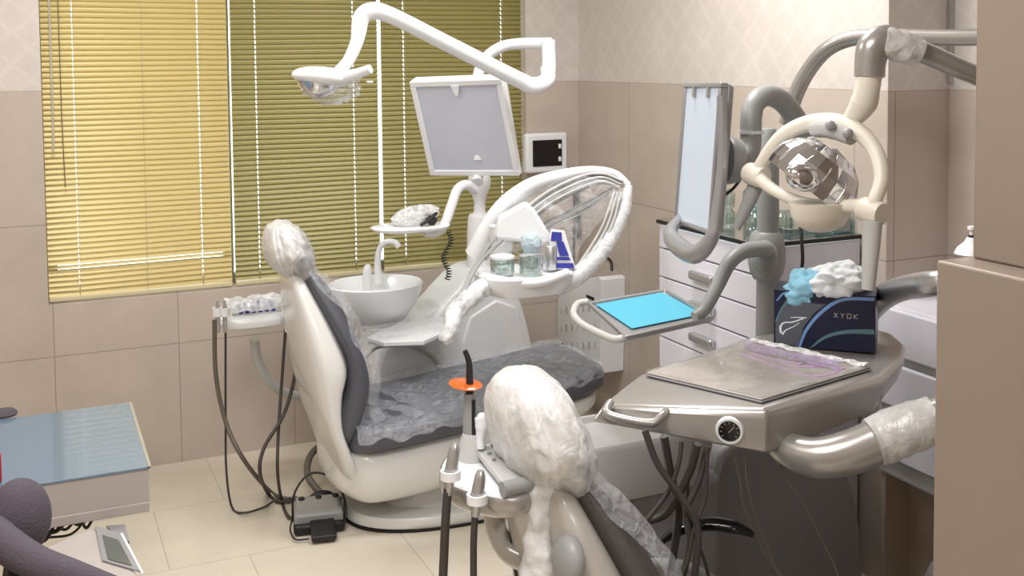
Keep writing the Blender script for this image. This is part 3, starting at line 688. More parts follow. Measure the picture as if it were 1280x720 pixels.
tag(obj('power_cable', tube([onX(742, 318, -.02), onX(752, 319, -.03), onX(763, 326, -.04), onX(765, 338, -.05)], .007, seg=8), 'black'), 'short black power cable on the right wall above the vented box', 'cable')
tag(obj('extension_cord', tube([onX(722, 235, -.01), onX(723, 262, -.01), onX(716, 300, -.015) if False else onX(724, 300, -.015)], .010, seg=8), 'black'), 'black cord running down near the wall corner behind the looping arm', 'cord')

# ================================================================== DRAWER CABINET (behind front unit)
XF, YN, YF, ZT = -.40, -1.92, -1.36, 1.085
t = thing('drawer_cabinet', 'white drawer cabinet with dark rimmed glass top, against the right wall', 'cabinet', ((XF)/2, (YN+YF)/2, 0))
obj('carcass', box2((XF+.018, YN, .0), (-.008, YF, ZT-.012)), 'cabwhite', t, bevel=.003)
tp = obj('glass_top', box2((XF-.005, YN-.006, ZT-.010), (-.004, YF+.006, ZT+.004)), 'glass', t)
obj('top_rim', (lambda bm: (add_box(bm, (XF-.004, (YN+YF)/2, ZT-.004), (.006, YF-YN+.01, .012)), add_box(bm, (XF/2-.003, YN-.004, ZT-.004), (-XF-.006, .006, .012)), bm)[-1])(bmesh.new()), 'black', tp)
zs = [ZT-.014, .99, .89, .79, .68, .57, .45, .33, .20, .05]
for k in range(9):
    z1, z0 = zs[k], zs[k+1]
    d = obj('drawer', box2((XF, YN+.004, z0+.003), (XF+.017, YF-.004, z1-.003)), 'cabwhite', t, bevel=.002)
    if k: obj('handle', box((XF-.012, (YN+YF)/2, (z0+z1)/2-.004), (.024, .13, .030)), 'steel', d, bevel=.008)
obj('skirting', box2((XF+.04, YN+.01, .0), (-.01, YF-.01, .05)), 'grey', t)
# glassware on it
for k, (px, py, h) in enumerate(((938, 292, .05), (955, 293, .05), (972, 296, .05))):
    pass
gl = [(-.19, -1.62), (-.25, -1.71), (-.12, -1.55), (-.17, -1.74), (-.30, -1.60)]
nm = ['nearest the cabinet front edge', 'closest to the grey column', 'by the wall, furthest right', 'in the middle of the group', 'furthest left of the group']
order = [nm[3], nm[1], nm[2], 'right of the middle, behind the grey column', nm[4]]
for k, (x, y) in enumerate(gl):
    for j in range(2 if k != 3 else 1):
        c_ = V(x, y, ZT+.005+j*.062)
        bm = lathe(c_, [(0.001, 0), (.033, 0), (.038, .01), (.038, .048), (.03, .056), (.03, .06), (.026, .06), (.034, .046), (.034, .012), (0.001, .006)], seg=24)
        tag(obj('glass_pot', bm, 'glass'), ('lower' if j == 0 else 'upper')+' small clear glass pot on the cabinet, '+order[k], 'glass pot', 'glass pots on the drawer cabinet')
bm = box((-.05, -1.84, ZT+.04), (.07, .09, .07)); tag(obj('teal_box', bm, 'glass_teal', bevel=.004), 'teal glass box at the near right end of the drawer cabinet', 'box')
bm = box((-.15, -1.80, ZT+.014), (.14, .08, .018)); tag(obj('glass_slab', bm, 'glass_teal', bevel=.003), 'flat greenish glass dish beside the teal box on cabinet', 'dish')

# second drawer cabinet in the recess
xq = onY(1095, 560, -2.05).x
t = thing('wall_cabinet', 'white drawer unit with grey grooves, between delivery table and brown partition', 'cabinet', (xq+.1, -2.4, .3))
zb = onY(1095, 590, -2.05).z; YW = -2.05; Yn = -3.0
obj('carcass', box2((xq+.02, YW, zb), (.245, Yn, .90)), 'cabwhite', t, bevel=.003)
zz = [.90, .745, .735, .59, .575, .43, .42, zb]
for k in range(0, 7, 2):
    if zz[k]-zz[k+1] > .05: obj('drawer', box2((xq-.004, YW-.004, zz[k+1]+.012), (xq+.019, Yn+.004, zz[k]-.004)), 'cabwhite', t, bevel=.006)
obj('grip_groove', box2((xq+.012, YW-.001, zb+.01), (xq+.0195, Yn+.001, .89)), 'lgrey', t)
obj('side_panel', box2((xq+.12, YW, 0), (.245, Yn, zb)), 'carton', t)
obj('end_panel', box2((xq+.02, YW-.0, 0), (xq+.12, YW-.02, zb)), 'carton', t)
wb = onZ(1142, 705, .05)
tag(obj('waste_bin', lathe(V(xq+.03, -2.36, 0), [(.001, 0), (.075, 0), (.09, .02), (.10, .16), (.085, .20), (.04, .225), (.001, .23)]), 'lgrey'), 'pale round-topped bin on the floor under the white drawer unit', 'bin')

# small white dispenser on the ledge
c_ = onZ(1214, 317, 1.38)
t = thing('dispenser_bottle', 'small white bottle on the ledge of the brown partition, at far right', 'bottle', c_)
obj('bottle_body', lathe(c_, [(.001, 0), (.022, 0), (.018, .008), (.009, .016), (.006, .022), (.001, .023)], seg=20), 'white', t)
obj('pump', lathe(c_+V(0.001, 0, .024), [(.003, 0), (.003, .008), (.006, .009), (.006, .013), (.001, .014)], seg=14), 'white', t)
obj('neck_ring', lathe(c_+V(0.001, 0, .022), [(.005, 0), (.005, .003), (.001, .004)], seg=14), 'black', t)

# ================================================================== FRONT UNIT
YU = -2.1
t = thing('spittoon_unit', 'dark grey dental unit body with grey column, beneath the silver delivery table', 'dental unit', (-.5, -2.0, 0), 'spittoon units')
pf = [onY(x, y, YU) for x, y in ((892, 640), (893, 600), (905, 566), (930, 540), (1030, 540), (1052, 570), (1066, 610), (1076, 655), (1080, 700))]
pf += [V(onY(1080, 700, YU).x, YU, 0), V(pf[0].x, YU, 0)]
obj('unit_body', prism(pf, (0, .30, 0)), 'unit_grey', t, bevel=.015)
ed = [p+V(-.008, -.004, 0) for p in pf[:4]]
obj('edge_trim', tube([onY(872, 690, -2.13), onY(880, 640, -2.13), onY(893, 600, -2.13), onY(903, 566, -2.13), onY(925, 552, -2.13)], .012), 'lgrey', t)
# basin housing
YBS = -2.22
x0_, x1_ = onY(722, 560, YBS).x, onY(902, 590, YBS).x
bz = onY(800, 552, YBS).z
bm = bmesh.new(); rings = []
for z, k in ((-.155, .72), (-.15, .84), (-.12, .93), (-.05, 1), (-.012, 1), (.0, .985), (0.004, .96), (.002, .90), (-.012, .84), (-.02, .4)):
    rings.append(sell(((x0_+x1_)/2, YBS+.11, bz+z), (x1_-x0_)/2*k, .12*k, 4.5, 56))
add_rings(bm, rings); obj('basin', bm, 'lgrey', t)
obj('lower_body', box2((x0_+.12, YBS+.06, .0), (x1_+.05, -1.95, bz-.15)), 'unit_grey', t, bevel=.03)
cc = onY(987, 400, YU); 
obj('column', tube([V(cc.x, YU+.1, .55), V(cc.x, YU+.1, 1.0), V(cc.x, YU+.1, 1.42), V(cc.x, YU+.1, 1.44)], [.038, .033, .030, .02], seg=24, smooth=False), 'grey', t)
CX, CYY = cc.x, YU+.1
# cluster clamp
obj('arm_clamp', lathe(V(CX-.005, CYY, 1.0), [(.001, .0), (.038, .0), (.048, .02), (.054, .05), (.054, .09), (.046, .13), (.036, .14), (.001, .14)], seg=28), 'grey', t)
obj('clamp_knob', ellipsoid(V(CX-.05, CYY-.05, 1.07), (.04, .04, .055), seg=24, rings=16), 'grey', t)
obj('cable', tube([at(1000, 280, 3.06), at(1002, 300, 3.04), at(1003, 330, 3.03), at(996, 355, 3.04), at(988, 372, 3.05)], .005, seg=8), 'black', t)

# blue tray
t = thing('tray_table', 'square steel tray lined with turquoise paper, on a bent grey arm', 'tray', onZ(815, 390, .95))
CR = [onZ(735, 379, .95), onZ(832, 362, .95), onZ(893, 397, .95), onZ(782, 422, .95)]
cen = sum(CR, V(0, 0, 0))/4
def quadk(k, z): return [cen+(p-cen)*k+V(0, 0, z) for p in CR]
bm = bmesh.new(); add_rings(bm, [quadk(.95, -.014), quadk(1.0, 0), quadk(1.0, .004), quadk(.955, .004), quadk(.94, -.008)])
obj('tray_pan', bm, 'steel', t, bevel=.002)
pp = [onZ(745, 381, .945), onZ(828, 366, .945), onZ(878, 393, .945), onZ(790, 411, .945)]
obj('paper_liner', prism(pp, (0, 0, .0015)), 'bluepaper', t)
obj('side_handle', tube([onZ(735, 377, .945), onZ(722, 380, .94), onZ(717, 392, .935), onZ(726, 404, .93), onZ(748, 416, .93), onZ(768, 424, .935), onZ(782, 422, .94)], .010), 'lgrey', t)
obj('arm', tube([V(CX-.03, CYY-.02, 1.09), at(955, 311, 3.02), at(930, 314, 2.98), at(912, 328, 2.95), at(898, 355, 2.93), at(882, 385, 2.90), at(868, 396, 2.88)], [.026, .023, .022, .021, .019, .017, .014]), 'grey', t)

# film viewer of the front unit
t = thing('x_ray_viewer', 'tall light panel in a grey frame seen edge-on, left of the cream lamp', 'light screen', at(905, 200, 2.75), 'x-ray viewers')
TL, TR, BL = at(857, 104, 2.92), at(903, 103, 2.66), at(844, 278, 2.92)
U_ = TR-TL; V_ = BL-TL; N_ = U_.cross(V_).normalized(); N_ = -N_ if N_.dot(AX_F) > 0 else N_
obj('frame', panel_frame(TL, U_, V_, N_, .013, .018), 'silver_dark', t, bevel=.004)
q = lambda u, v, d: TL+U_*u+V_*v+N_*d
bm = bmesh.new(); add_rings(bm, [[q(.04, .03, -.012), q(.96, .03, -.012), q(.96, .97, -.012), q(.04, .97, -.012)], [q(.04, .03, 0), q(.96, .03, 0), q(.96, .97, 0), q(.04, .97, 0)]])
obj('screen', bm, 'screen_lit', t)
for u in (.28, .66):
    bm = bmesh.new(); add_rings(bm, [[q(u, .03, .001), q(u+.05, .03, .001), q(u+.05, .1, .001), q(u, .1, .001)], [q(u, .03, .007), q(u+.05, .03, .007), q(u+.05, .1, .007), q(u, .1, .007)]]); obj('film_clip', bm, 'grey', t)
bm = bmesh.new(); add_rings(bm, [[q(.02, .02, -.035), q(.98, .02, -.035), q(.98, .98, -.035), q(.02, .98, -.035)], [q(0, 0, -.016), q(1, 0, -.016), q(1, 1, -.016), q(0, 1, -.016)]])
obj('back_cover', bm, 'silver_dark', t, bevel=.006)
obj('handle', tube([at(902, 120, 2.64), at(903, 200, 2.63), at(896, 270, 2.62), at(888, 300, 2.62), at(868, 318, 2.66), at(845, 305, 2.76), at(838, 290, 2.82), at(850, 272, 2.9)], [.012, .013, .015, .018, .024, .024, .018, .012]), 'silver_dark', t)
obj('pivot_knob', lathe(at(907, 200, 2.76), [(.001, 0), (.058, 0), (.062, .01), (.055, .035), (.03, .045), (.001, .045)], rot=Matrix((U_.normalized(), V_.normalized(), -N_)).transposed() if True else None), 'grey', t)
obj('arm', tube([at(914, 205, 2.82), at(930, 198, 2.84), at(938, 182, 2.86), at(939, 145, 2.88), at(945, 127, 2.9), at(960, 119, 2.94), at(978, 127, 2.98), at(996, 150, 3.04), at(1004, 172, 3.08)], [.022, .027, .028, .028, .029, .030, .030, .029, .026]), 'grey', t)
obj('arm_collar', lathe(at(939, 165, 2.87), [(.030, -.004), (.033, -.004), (.033, .004), (.030, .004)], seg=24, cap=False), 'white', t)
obj('cable', tube([at(925, 225, 2.8), at(916, 236, 2.78), at(903, 246, 2.76)], .004, seg=8), 'black', t)

# front operating light
t = thing('operating_light', 'cream and chrome operating lamp on silver pipe arms, right of the grey-framed panel', 'dental lamp', at(1085, 200, 2.45), 'operating lights')
obj('column_arm', tube([at(984, 155, 3.08), at(992, 125, 3.06), at(1008, 92, 3.02), at(1032, 63, 2.96), at(1065, 48, 2.9), at(1110, 46, 2.82), at(1180, 47, 2.72), at(1260, 47, 2.6), at(1290, 55, 2.5), at(1290, 90, 2.45), at(1262, 108, 2.42), at(1215, 92, 2.40), at(1160, 68, 2.40), at(1135, 60, 2.40)],
    [.024, .023, .022, .022, .022, .021, .021, .021, .022, .024, .024, .022, .024, .026]), 'silver', t)
obj('joint_wrap', tube([at(1103, 53, 2.38), at(1118, 56, 2.38), at(1135, 61, 2.38), at(1150, 66, 2.38)], [.032, .036, .036, .030], seg=30, wob=.005), 'film_thick', t)
obj('elbow', tube([at(1125, 58, 2.39), at(1105, 51, 2.39), at(1092, 60, 2.39), at(1088, 78, 2.39), at(1087, 96, 2.39)], [.030, .036, .036, .034, .033], seg=20), 'silver', t)
obj('neck', tube([at(1087, 92, 2.39), at(1086, 97, 2.39), at(1084, 112, 2.39), at(1080, 128, 2.40), at(1070, 143, 2.42), at(1058, 155, 2.45)], [.032, .028, .027, .030, .024, .016], seg=20), 'cream', t)
KL, KR = at(945, 219, 2.62), at(1090, 264, 2.32)
yk = obj('yoke', tube([KL, at(955, 200, 2.6), at(976, 172, 2.56), at(1005, 156, 2.52), at(1040, 153, 2.46), at(1072, 164, 2.40), at(1095, 190, 2.35), at(1102, 222, 2.32), at(1094, 250, 2.31), KR], [.016, .016, .017, .020, .022, .020, .017, .016, .015, .015]), 'cream', t)
gp = obj('control_pad', tube([at(1018, 160, 2.495), at(1042, 160, 2.45), at(1066, 170, 2.405)], [.022, .028, .023], flat=.95), 'lgrey', yk)
for px, py, d in ((1038, 157, 2.43), (1060, 167, 2.39)):
    obj('button', ellipsoid(at(px, py, d-.016), (.012, .012, .012)), 'unit_grey', gp)
obj('lower_bar', tube([at(948, 222, 2.6), at(968, 238, 2.55), at(1000, 252, 2.48), at(1040, 258, 2.41), at(1072, 258, 2.35), KR], [.017, .014, .013, .014, .017, .018]), 'cream', t)
ax_ = (KR-KL).normalized(); side = ax_.cross(V(0, 0, 1)).normalized(); rr_ = Matrix((side, ax_.cross(side), ax_)).transposed()
for K, s, h, nm2 in ((KL, 1.0, .12, 0), (KR, 1.0, .21, 1)):
    obj('pivot_knob', lathe(K-ax_*.028, [(.001, 0), (.024*s, 0), (.027*s, .006), (.027*s, .05), (.024*s, .056), (.001, .056)], seg=24, rot=rr_), 'cream', t)
obj('handle', tube([at(946, 228, 2.64), at(938, 248, 2.64), at(928, 270, 2.64), at(920, 286, 2.64)], [.022, .020, .016, .012], flat=.8), 'grey', t)
obj('handle', tube([at(1090, 276, 2.30), at(1089, 305, 2.30), at(1087, 335, 2.30), at(1085, 362, 2.30)], [.024, .021, .018, .015], flat=.8), 'lgrey', t)
# reflector: open chrome bowl
rc = at(1019, 220, 2.46)
R3 = E(0, 0, -30) @ E(0, 38, 0)
bm = lathe(rc, [(.100, -.035), (.103, -.015), (.098, .015), (.080, .046), (.052, .068), (.001, .078), (.001, .074), (.050, .064), (.077, .042), (.094, .013), (.099, -.014), (.100, -.035)], seg=24, sx=1.05, rot=R3, cap=False)
rf = obj('reflector', bm, 'chrome', t, smooth=False)
obj('bulb_cover', ellipsoid(at(1003, 222, 2.36), (.042, .03, .03), E(0, 20, 0)), 'chrome', rf)
bm = bmesh.new()
for k in range(12):
    a = 2*PI*k/12; v0 = R3 @ V(math.cos(a)*.103*1.05, math.sin(a)*.103, -.02); v1 = R3 @ V(math.cos(a)*.099, math.sin(a)*.094, .02); v2 = R3 @ V(math.cos(a)*.058, math.sin(a)*.056, .066)
    add_tube(bm, [rc+v0, rc+v1, rc+v2], .0022, seg=6)
obj('facet_ribs', bm, 'steel', rf)
bm = lathe(at(1026, 264, 2.41), [(.078, .02), (.072, -.01), (.056, -.032), (.03, -.044), (.001, -.046)], seg=32, sy=.7)
obj('light_shade', bm, 'cream', t)

# ================================================================== DELIVERY TABLE (front)
t = thing('delivery_table', 'large silver delivery table with film-covered glass top, round gauge and hanging hoses', 'delivery table', onZ(930, 480, .8))
ZT2 = .90
top = [onZ(800, 468, ZT2), onZ(957, 510, ZT2), onZ(1098, 468, ZT2), onZ(1124, 446, ZT2), onZ(1127, 430, ZT2), onZ(1112, 416, ZT2), onZ(1060, 402, ZT2), onZ(945, 420, ZT2)]
midz = .885
mid = [onZ(752, 506, .872), onZ(960, 520, midz), onZ(1106, 480, midz), onZ(1131, 452, midz), onZ(1133, 434, midz), onZ(1117, 420, midz), onZ(1060, 406, midz), onZ(930, 424, midz)]
low = [onZ(737, 527, .845), onZ(960, 568, .80), onZ(1090, 516, .81), onZ(1120, 478, .825), onZ(1124, 455, .825), onZ(1105, 440, .825), onZ(1050, 425, .82), onZ(920, 440, .82)]
cen = sum(low, V(0, 0, 0))/8
bot = [cen+(p-cen)*.88+V(0, 0, -.012) for p in low]
obj('table_body', (lambda bm: add_rings(bm, [bot, low, mid, top]))(bmesh.new()), 'silver', t, bevel=.013, seg=4, angle=20)
g4 = [onZ(808, 470, ZT2+.002), onZ(952, 504, ZT2+.002), onZ(1088, 463, ZT2+.002), onZ(945, 430, ZT2+.002)]
gc = sum(g4, V(0, 0, 0))/4
fr = bmesh.new(); add_rings(fr, [[gc+(p-gc)*1.012 for p in g4], [gc+(p-gc)*1.012+V(0, 0, .005) for p in g4]])
obj('top_gasket', fr, 'unit_grey', t, bevel=.002)
obj('glass_top', prism([p+V(0, 0, .0062) for p in g4], (0, 0, .003)), mat('smoked_glass_top', (190, 184, 178), .12, coat=.6), t, bevel=.001)
def tf(u, v):
    a = g4[0].lerp(g4[1], u); b = g4[3].lerp(g4[2], u); q = a.lerp(b, v)+V(0, 0, .011+.002*math.sin(u*9+v*14)); w = wrinkle(q, .006, 14); w.z = abs(w.z)*.8; return q+w
obj('plastic_wrap', sheet(tf, 50, 50), 'film_smoke', t)
# bright crumpled film edge along the back rail
def rail(u, v):
    q = g4[3].lerp(g4[2], u).lerp(g4[0].lerp(g4[1], u), v*.07)+V(0, 0, .013+.006*math.sin(v*PI)); return q+wrinkle(q, .006, 40)
obj('wrap_edge', sheet(rail, 80, 8), film_mat('bright_wrap_edge', (250, 250, 252), .15, rough=.1, bscale=80), t)
# gauge
fN = (low[1]-low[0]).cross(V(0, 0, 1)).normalized()
if fN.dot(AX_F) > 0: fN = -fN
gcn = onZ(912, 538, .842)
# slide onto the front face plane
A_, B_, Z_ = mid[0].lerp(low[0], .5), mid[1].lerp(low[1], .5), None
nf = (B_-A_).cross(mid[1]-low[1]).normalized(); nf = -nf if nf.dot(AX_F) > 0 else nf
r_ = ray(912, 538); gcn = EYE + r_*((low[1]-EYE).dot(nf)/r_.dot(nf))
uu_ = (B_-A_).normalized(); vv_ = nf.cross(uu_)
GR = Matrix((uu_, vv_, nf)).transposed()
if GR.determinant() < 0: GR = Matrix((uu_, -vv_, nf)).transposed()
g = obj('gauge', lathe(gcn-nf*.012, [(.001, 0), (.031, 0), (.031, .016), (.028, .019), (.0235, .019), (.0235, .014), (.001, .014)], seg=36, rot=GR), 'white', t)
obj('gauge_face', lathe(gcn, [(.001, .002), (.0232, .002), (.0232, .0045), (.001, .0045)], seg=32, rot=GR), 'blackgloss', g)
bm = bmesh.new()
for k in range(9):
    a = math.radians(-130+k*32); add_box(bm, gcn+GR@V(math.sin(a)*.018, math.cos(a)*.018, .0052), (.0012, .004, .0008), rot=GR @ Matrix.Rotation(-a, 3, 'Z'))
add_box(bm, gcn+GR@V(.004, .004, .0054), (.0015, .018, .0008), rot=GR @ Matrix.Rotation(-.7, 3, 'Z'))
obj('gauge_marks', bm, 'carton', g)
# handle
def onface(px, py, out=0): r = ray(px, py); return EYE + r*((low[1]-EYE).dot(nf)/r.dot(nf)) + nf*out
obj('handle', tube([onface(762, 505, -.01), onface(760, 509, .02), onface(768, 513, .032), onface(795, 519, .034), onface(818, 522, .030), onface(829, 517, .012), onface(832, 516, -.01)], [.009, .010, .010, .010, .010, .010, .009]), 'silver', t)
# hoses
HS = [((806, 538), (822, 580), (852, 622), (872, 660), (868, 725)), ((830, 545), (838, 590), (848, 640), (842, 690), (835, 735)), ((852, 552), (848, 580), (835, 615), (805, 655), (790, 680)),
      ((872, 555), (862, 590), (835, 640), (802, 655), (780, 680)), ((884, 558), (874, 600), (858, 640), (862, 680), (850, 735)), ((868, 552), (860, 600), (862, 650), (880, 700), (890, 740)),
      ((884, 560), (882, 620), (868, 660), (860, 700), (845, 735))]
for k, h_ in enumerate(HS):
    d0 = 2.30+.02*(k % 3)
    pts = [at(x, y, d0+.02*i*(1 if k % 2 else -.5)) for i, (x, y) in enumerate(h_)]
    obj('hose', tube(pts, (.0075, .009, .005, .0085, .007, .004, .004)[k], seg=10), 'hose_d', t)
for pts in (((932, 572), (935, 610), (950, 660), (975, 725)), ((918, 570), (925, 600), (932, 640), (955, 690), (980, 725)), ((968, 565), (985, 600), (1010, 640), (1040, 700), (1050, 725))):
    obj('thin_hose', tube([at(x, y, 2.35) for x, y in pts], .0028, seg=6), 'hose', t)
# lower support arm with wrap, and upper pipe
ua = obj('support_arm', tube([at(965, 545, 2.42), at(985, 562, 2.36), at(1020, 572, 2.32), at(1060, 566, 2.30), at(1100, 550, 2.28), at(1140, 534, 2.26), at(1200, 515, 2.25)], [.03, .038, .043, .046, .046, .044, .044], seg=24), 'silver', t)
obj('arm_wrap', tube([at(1092, 553, 2.27), at(1104, 548, 2.27), at(1135, 536, 2.255), at(1170, 524, 2.25)], [.048, .052, .051, .048], seg=36, n=10, wob=.005), 'film_thick', ua)
obj('grab_pipe', tube([at(1078, 402, 3.0), at(1093, 381, 2.94), at(1112, 367, 2.8), at(1135, 359, 2.6), at(1165, 354, 2.36), at(1215, 352, 2.32)], [.030, .034, .032, .029, .027, .027], seg=20), 'steel', t)
# lilac instruments under the film
g_up = ZT2+.012
for k, pts in enumerate((((925, 442), (960, 454), (1010, 470), (1040, 467), (1052, 461)), ((935, 440), (965, 449), (1000, 455)), ((960, 447), (990, 458), (1030, 458)))):
    bm = tube([onZ(x, y, g_up) for x, y in pts], .0035, seg=8, flat=.6)
    add_box(bm, onZ(*pts[-1], g_up), (.02, .008, .004), rot=E(0, 0, 20*k))
    tag(obj('lilac_mirror_handle', bm, 'lilac'), ('longest curved lilac plastic instrument under the film on the silver table', 'shortest lilac instrument, at the back left of the filmed table top', 'straight lilac instrument nearest the tissue box under the film')[k], 'instrument', 'lilac instruments on the delivery table')

pc = onZ(1010, 456, ZT2+.012)
def pouchf(u, v):
    q = onZ(930+u*118, 438+u*26-v*12+v*v*2, ZT2+.014); return q+V(0, 0, .004)+wrinkle(q, .008, 30)
tag(obj('instrument_pouch', sheet(pouchf, 40, 16), film_mat('lilac_film', (196, 172, 214), .5, rough=.12, bscale=40)), 'translucent lilac pouch lying under the film at the back of the silver table top', 'pouch')
# tissue box
z0 = ZT2+.004
A0, A1 = onZ(967, 431, z0), onZ(1094, 442, z0)
Wd = (A1-A0).normalized(); Dp_ = V(-Wd.y, Wd.x, 0); Dp_ = -Dp_ if Dp_.dot(AX_F) < 0 else Dp_
A0 = A0 + Dp_*.0; L_ = (A1-A0).length; hh = .145; dd = .115
t = thing('tissue_box', 'navy and grey cardboard tissue box with light blue curves, on the silver delivery table', 'box', A0+Wd*L_/2)
bp = lambda u, v, w: A0+Wd*(u*L_)+V(0, 0, v*hh)+Dp_*w
obj('carton', (lambda bm: add_rings(bm, [[bp(0, 0, 0), bp(1, 0, 0), bp(1, 0, dd), bp(0, 0, dd)], [bp(0, 1, 0), bp(1, 1, 0), bp(1, 1, dd), bp(0, 1, dd)]]))(bmesh.new()), 'navy', t, bevel=.001)
def ribbon(curve, w0, w1, d, m, nm='printed_curve'):
    pts = catmull([V(u, v, 0) for u, v in curve], 8); bm = bmesh.new(); rings = []
    n = len(pts); lo, hi = [], []
    for i, p in enumerate(pts):
        tn = (pts[min(i+1, n-1)]-pts[max(i-1, 0)]).normalized(); nn = V(-tn.y, tn.x, 0); w = w0+(w1-w0)*i/(n-1)
        lo.append(p-nn*w); hi.append(p+nn*w)
    cl = lambda p: V(max(0.004, min(.996, p.x)), max(0.004, min(.994, p.y)), 0)
    vs = [[bm.verts.new(bp(*cl(p)[:2], -d)) for p in row] for row in (lo, hi)]
    for i in range(n-1):
        try: bm.faces.new((vs[0][i], vs[0][i+1], vs[1][i+1], vs[1][i]))
        except ValueError: pass
    return obj(nm, bm, m, t)
# grey window area of the carton, then the curves over it
bm = bmesh.new(); gp_ = [(.02, .02), (.02, .40), (.10, .72), (.18, .80), (.52, .80), (.40, .62), (.30, .36), (.25, .02)]
bm.faces.new([bm.verts.new(bp(u, v, -.0008)) for u, v in gp_]); obj('grey_print', bm, 'cardgrey', t)
ribbon([(.26, 0), (.33, .32), (.48, .66), (.68, .90), (.99, .95)], .012, .03, .0014, 'skyblue')
ribbon([(.37, 0), (.52, .22), (.72, .34), (.99, .38)], .008, .045, .0014, 'teal')
ribbon([(.02, .42), (.08, .66), (.16, .86), (.2, .95)], .008, .02, .0014, 'teal')
ribbon([(.03, .8), (.1, .94), (.2, .98)], .008, .02, .0014, 'skyblue')
# brush mark
ribbon([(.075, .22), (.07, .34), (.11, .42), (.19, .44), (.30, .52)], .012, .010, .0016, 'tissue', 'white_brush_mark')
ribbon([(.09, .20), (.12, .28), (.20, .36), (.26, .44)], .010, .004, .0016, 'tissue', 'white_brush_mark')
ribbon([(.17, .52), (.24, .53), (.33, .535)], .006, .010, .0016, 'tissue', 'white_brush_mark')
# tiny letters: four illegible pale characters
GL = [[((.0, .0), (1, 1)), ((0, 1), (1, 0))], [((0, 1), (.5, .5)), ((1, 1), (.5, .5)), ((.5, .5), (.5, 0))], [((0, 0), (0, 1)), ((0, 1), (1, 1)), ((1, 1), (1, 0)), ((1, 0), (0, 0))], [((0, 0), (0, 1)), ((0, .5), (1, 1)), ((0, .5), (1, 0))]]
bm = bmesh.new()
for i, gph in enumerate(GL):
    for (a, b) in gph:
        u0 = .60+i*.065; k = lambda q_: (u0+q_[0]*.035, .58+q_[1]*.08)
        pa_, pb_ = bp(*k(a), -.0016), bp(*k(b), -.0016); add_tube(bm, [pa_, pb_], .0009, seg=5, n=1)
obj('small_lettering', bm, 'lgrey', t)
obj('open_flap', prism([bp(.16, 1.0, .02), bp(.85, 1.0, .02), bp(.85, 1.0, .09), bp(.16, 1.0, .09)], (0, 0, .002)), 'cardgrey', t)
bm = ellipsoid(bp(.62, 1.12, .055), (.085, .06, .05), seg=60, rings=40, wr=.35, wf=16, seed=11, sharp=.14)
tag(obj('white_tissue', bm, 'tissue', angle=60), 'crumpled white tissue pulled out of the navy box', 'tissue')
bm = ellipsoid(bp(.32, .98, .04), (.055, .05, .055), seg=50, rings=32, wr=.3, wf=16, seed=16, sharp=.14)
tag(obj('blue_tissue', bm, 'tissueblue', angle=60), 'light blue crumpled tissue at the left of the navy box top', 'tissue')

# ================================================================== FRONT ASSISTANT TRAY
ZA = .85
t = thing('instrument_holder', 'oval silver-white instrument tray left of the nearest bagged headrest, with two handpieces', 'instrument holder', onZ(610, 600, ZA), 'assistant instrument holders')
ol = [onZ(x, y, ZA) for x, y in ((549, 596), (552, 580), (565, 566), (590, 558), (640, 556), (680, 575), (685, 604), (660, 622), (625, 626), (585, 618), (560, 608))]
oc = sum(ol, V(0, 0, 0))/len(ol)
sm = catmull(ol+[ol[0]], 5)[:-1]
def olk(k, z): return [oc+(p-oc)*k+V(0, 0, z) for p in sm]
obj('tray_body', (lambda bm: add_rings(bm, [olk(.86, -.04), olk(.97, -.03), olk(1.0, -.012), olk(1.0, .0), olk(.975, .004), olk(.96, -.003)]))(bmesh.new()), 'silver', t)
obj('tray_surface', (lambda bm: add_rings(bm, [olk(.955, -.004), olk(.955, .003)]))(bmesh.new()), 'white', t)
cp = [onZ(x, y, ZA+.012) for x, y in ((592, 566), (640, 556), (668, 600), (628, 612))]
pn = obj('control_panel', prism(cp, (0, 0, .014)), 'lgrey', t, bevel=.004)
bm = bmesh.new()
for i in range(3):
    for j in range(3):
        p = cp[0].lerp(cp[1], .2+.22*i).lerp(cp[3].lerp(cp[2], .2+.22*i), .12+.18*j)+V(0, 0, .016); add_lathe(bm, p, [(.001, 0), (.004, 0), (.004, .003), (.001, .003)], seg=10)
obj('panel_buttons', bm, 'grey', pn)
obj('roller', tube([onZ(628, 612, ZA+.02), onZ(662, 604, ZA+.02)], .014, seg=20, n=2), 'grey', t)
cl = onZ(590, 575, ZA)
obj('lamp_socket', lathe(cl, [(.001, 0), (.03, 0), (.028, .02), (.02, .05), (.018, .055), (.001, .055)], seg=24), 'lgrey', t)
for (xa, ya, xb2, yb2, r0) in ((568, 556, 560, 618, .012), (600, 590, 594, 645, .012)):
    d0 = 1.99 if xa < 590 else 1.95
    h_ = obj('handpiece', tube([at(xa+1, ya-2, d0), at(xa, ya+6, d0), at((xa+xb2)/2, (ya+yb2)/2, d0), at(xb2, yb2, d0)], [.006, .010, r0, .008], seg=14), 'steel', t)
    obj('holder_clip', lathe(at((xa*.4+xb2*.6), (ya*.4+yb2*.6), d0)+V(0, 0, -.008), [(.013, 0), (.019, 0), (.019, .016), (.013, .016), (.013, 0)], seg=20, cap=False), 'white', t)
obj('hose', tube([at(560, 610, 1.99), at(557, 650, 1.99), at(553, 740, 1.99)], .0085, seg=10), 'hose_d', t)
obj('hose', tube([at(594, 638, 1.95), at(592, 680, 1.95), at(592, 740, 1.95)], .0065, seg=10), 'hose_d', t)
obj('hose', tube([at(641, 640, 2.2), at(640, 680, 2.2), at(648, 740, 2.2)], .004, seg=8), 'hose_d', t)
obj('support_arm', tube([at(618, 632, 2.25), at(620, 660, 2.24), at(635, 690, 2.2), at(665, 706, 2.15), at(700, 722, 2.12)], [.022, .022, .021, .02, .02]), 'shaded_grey_shell', t)

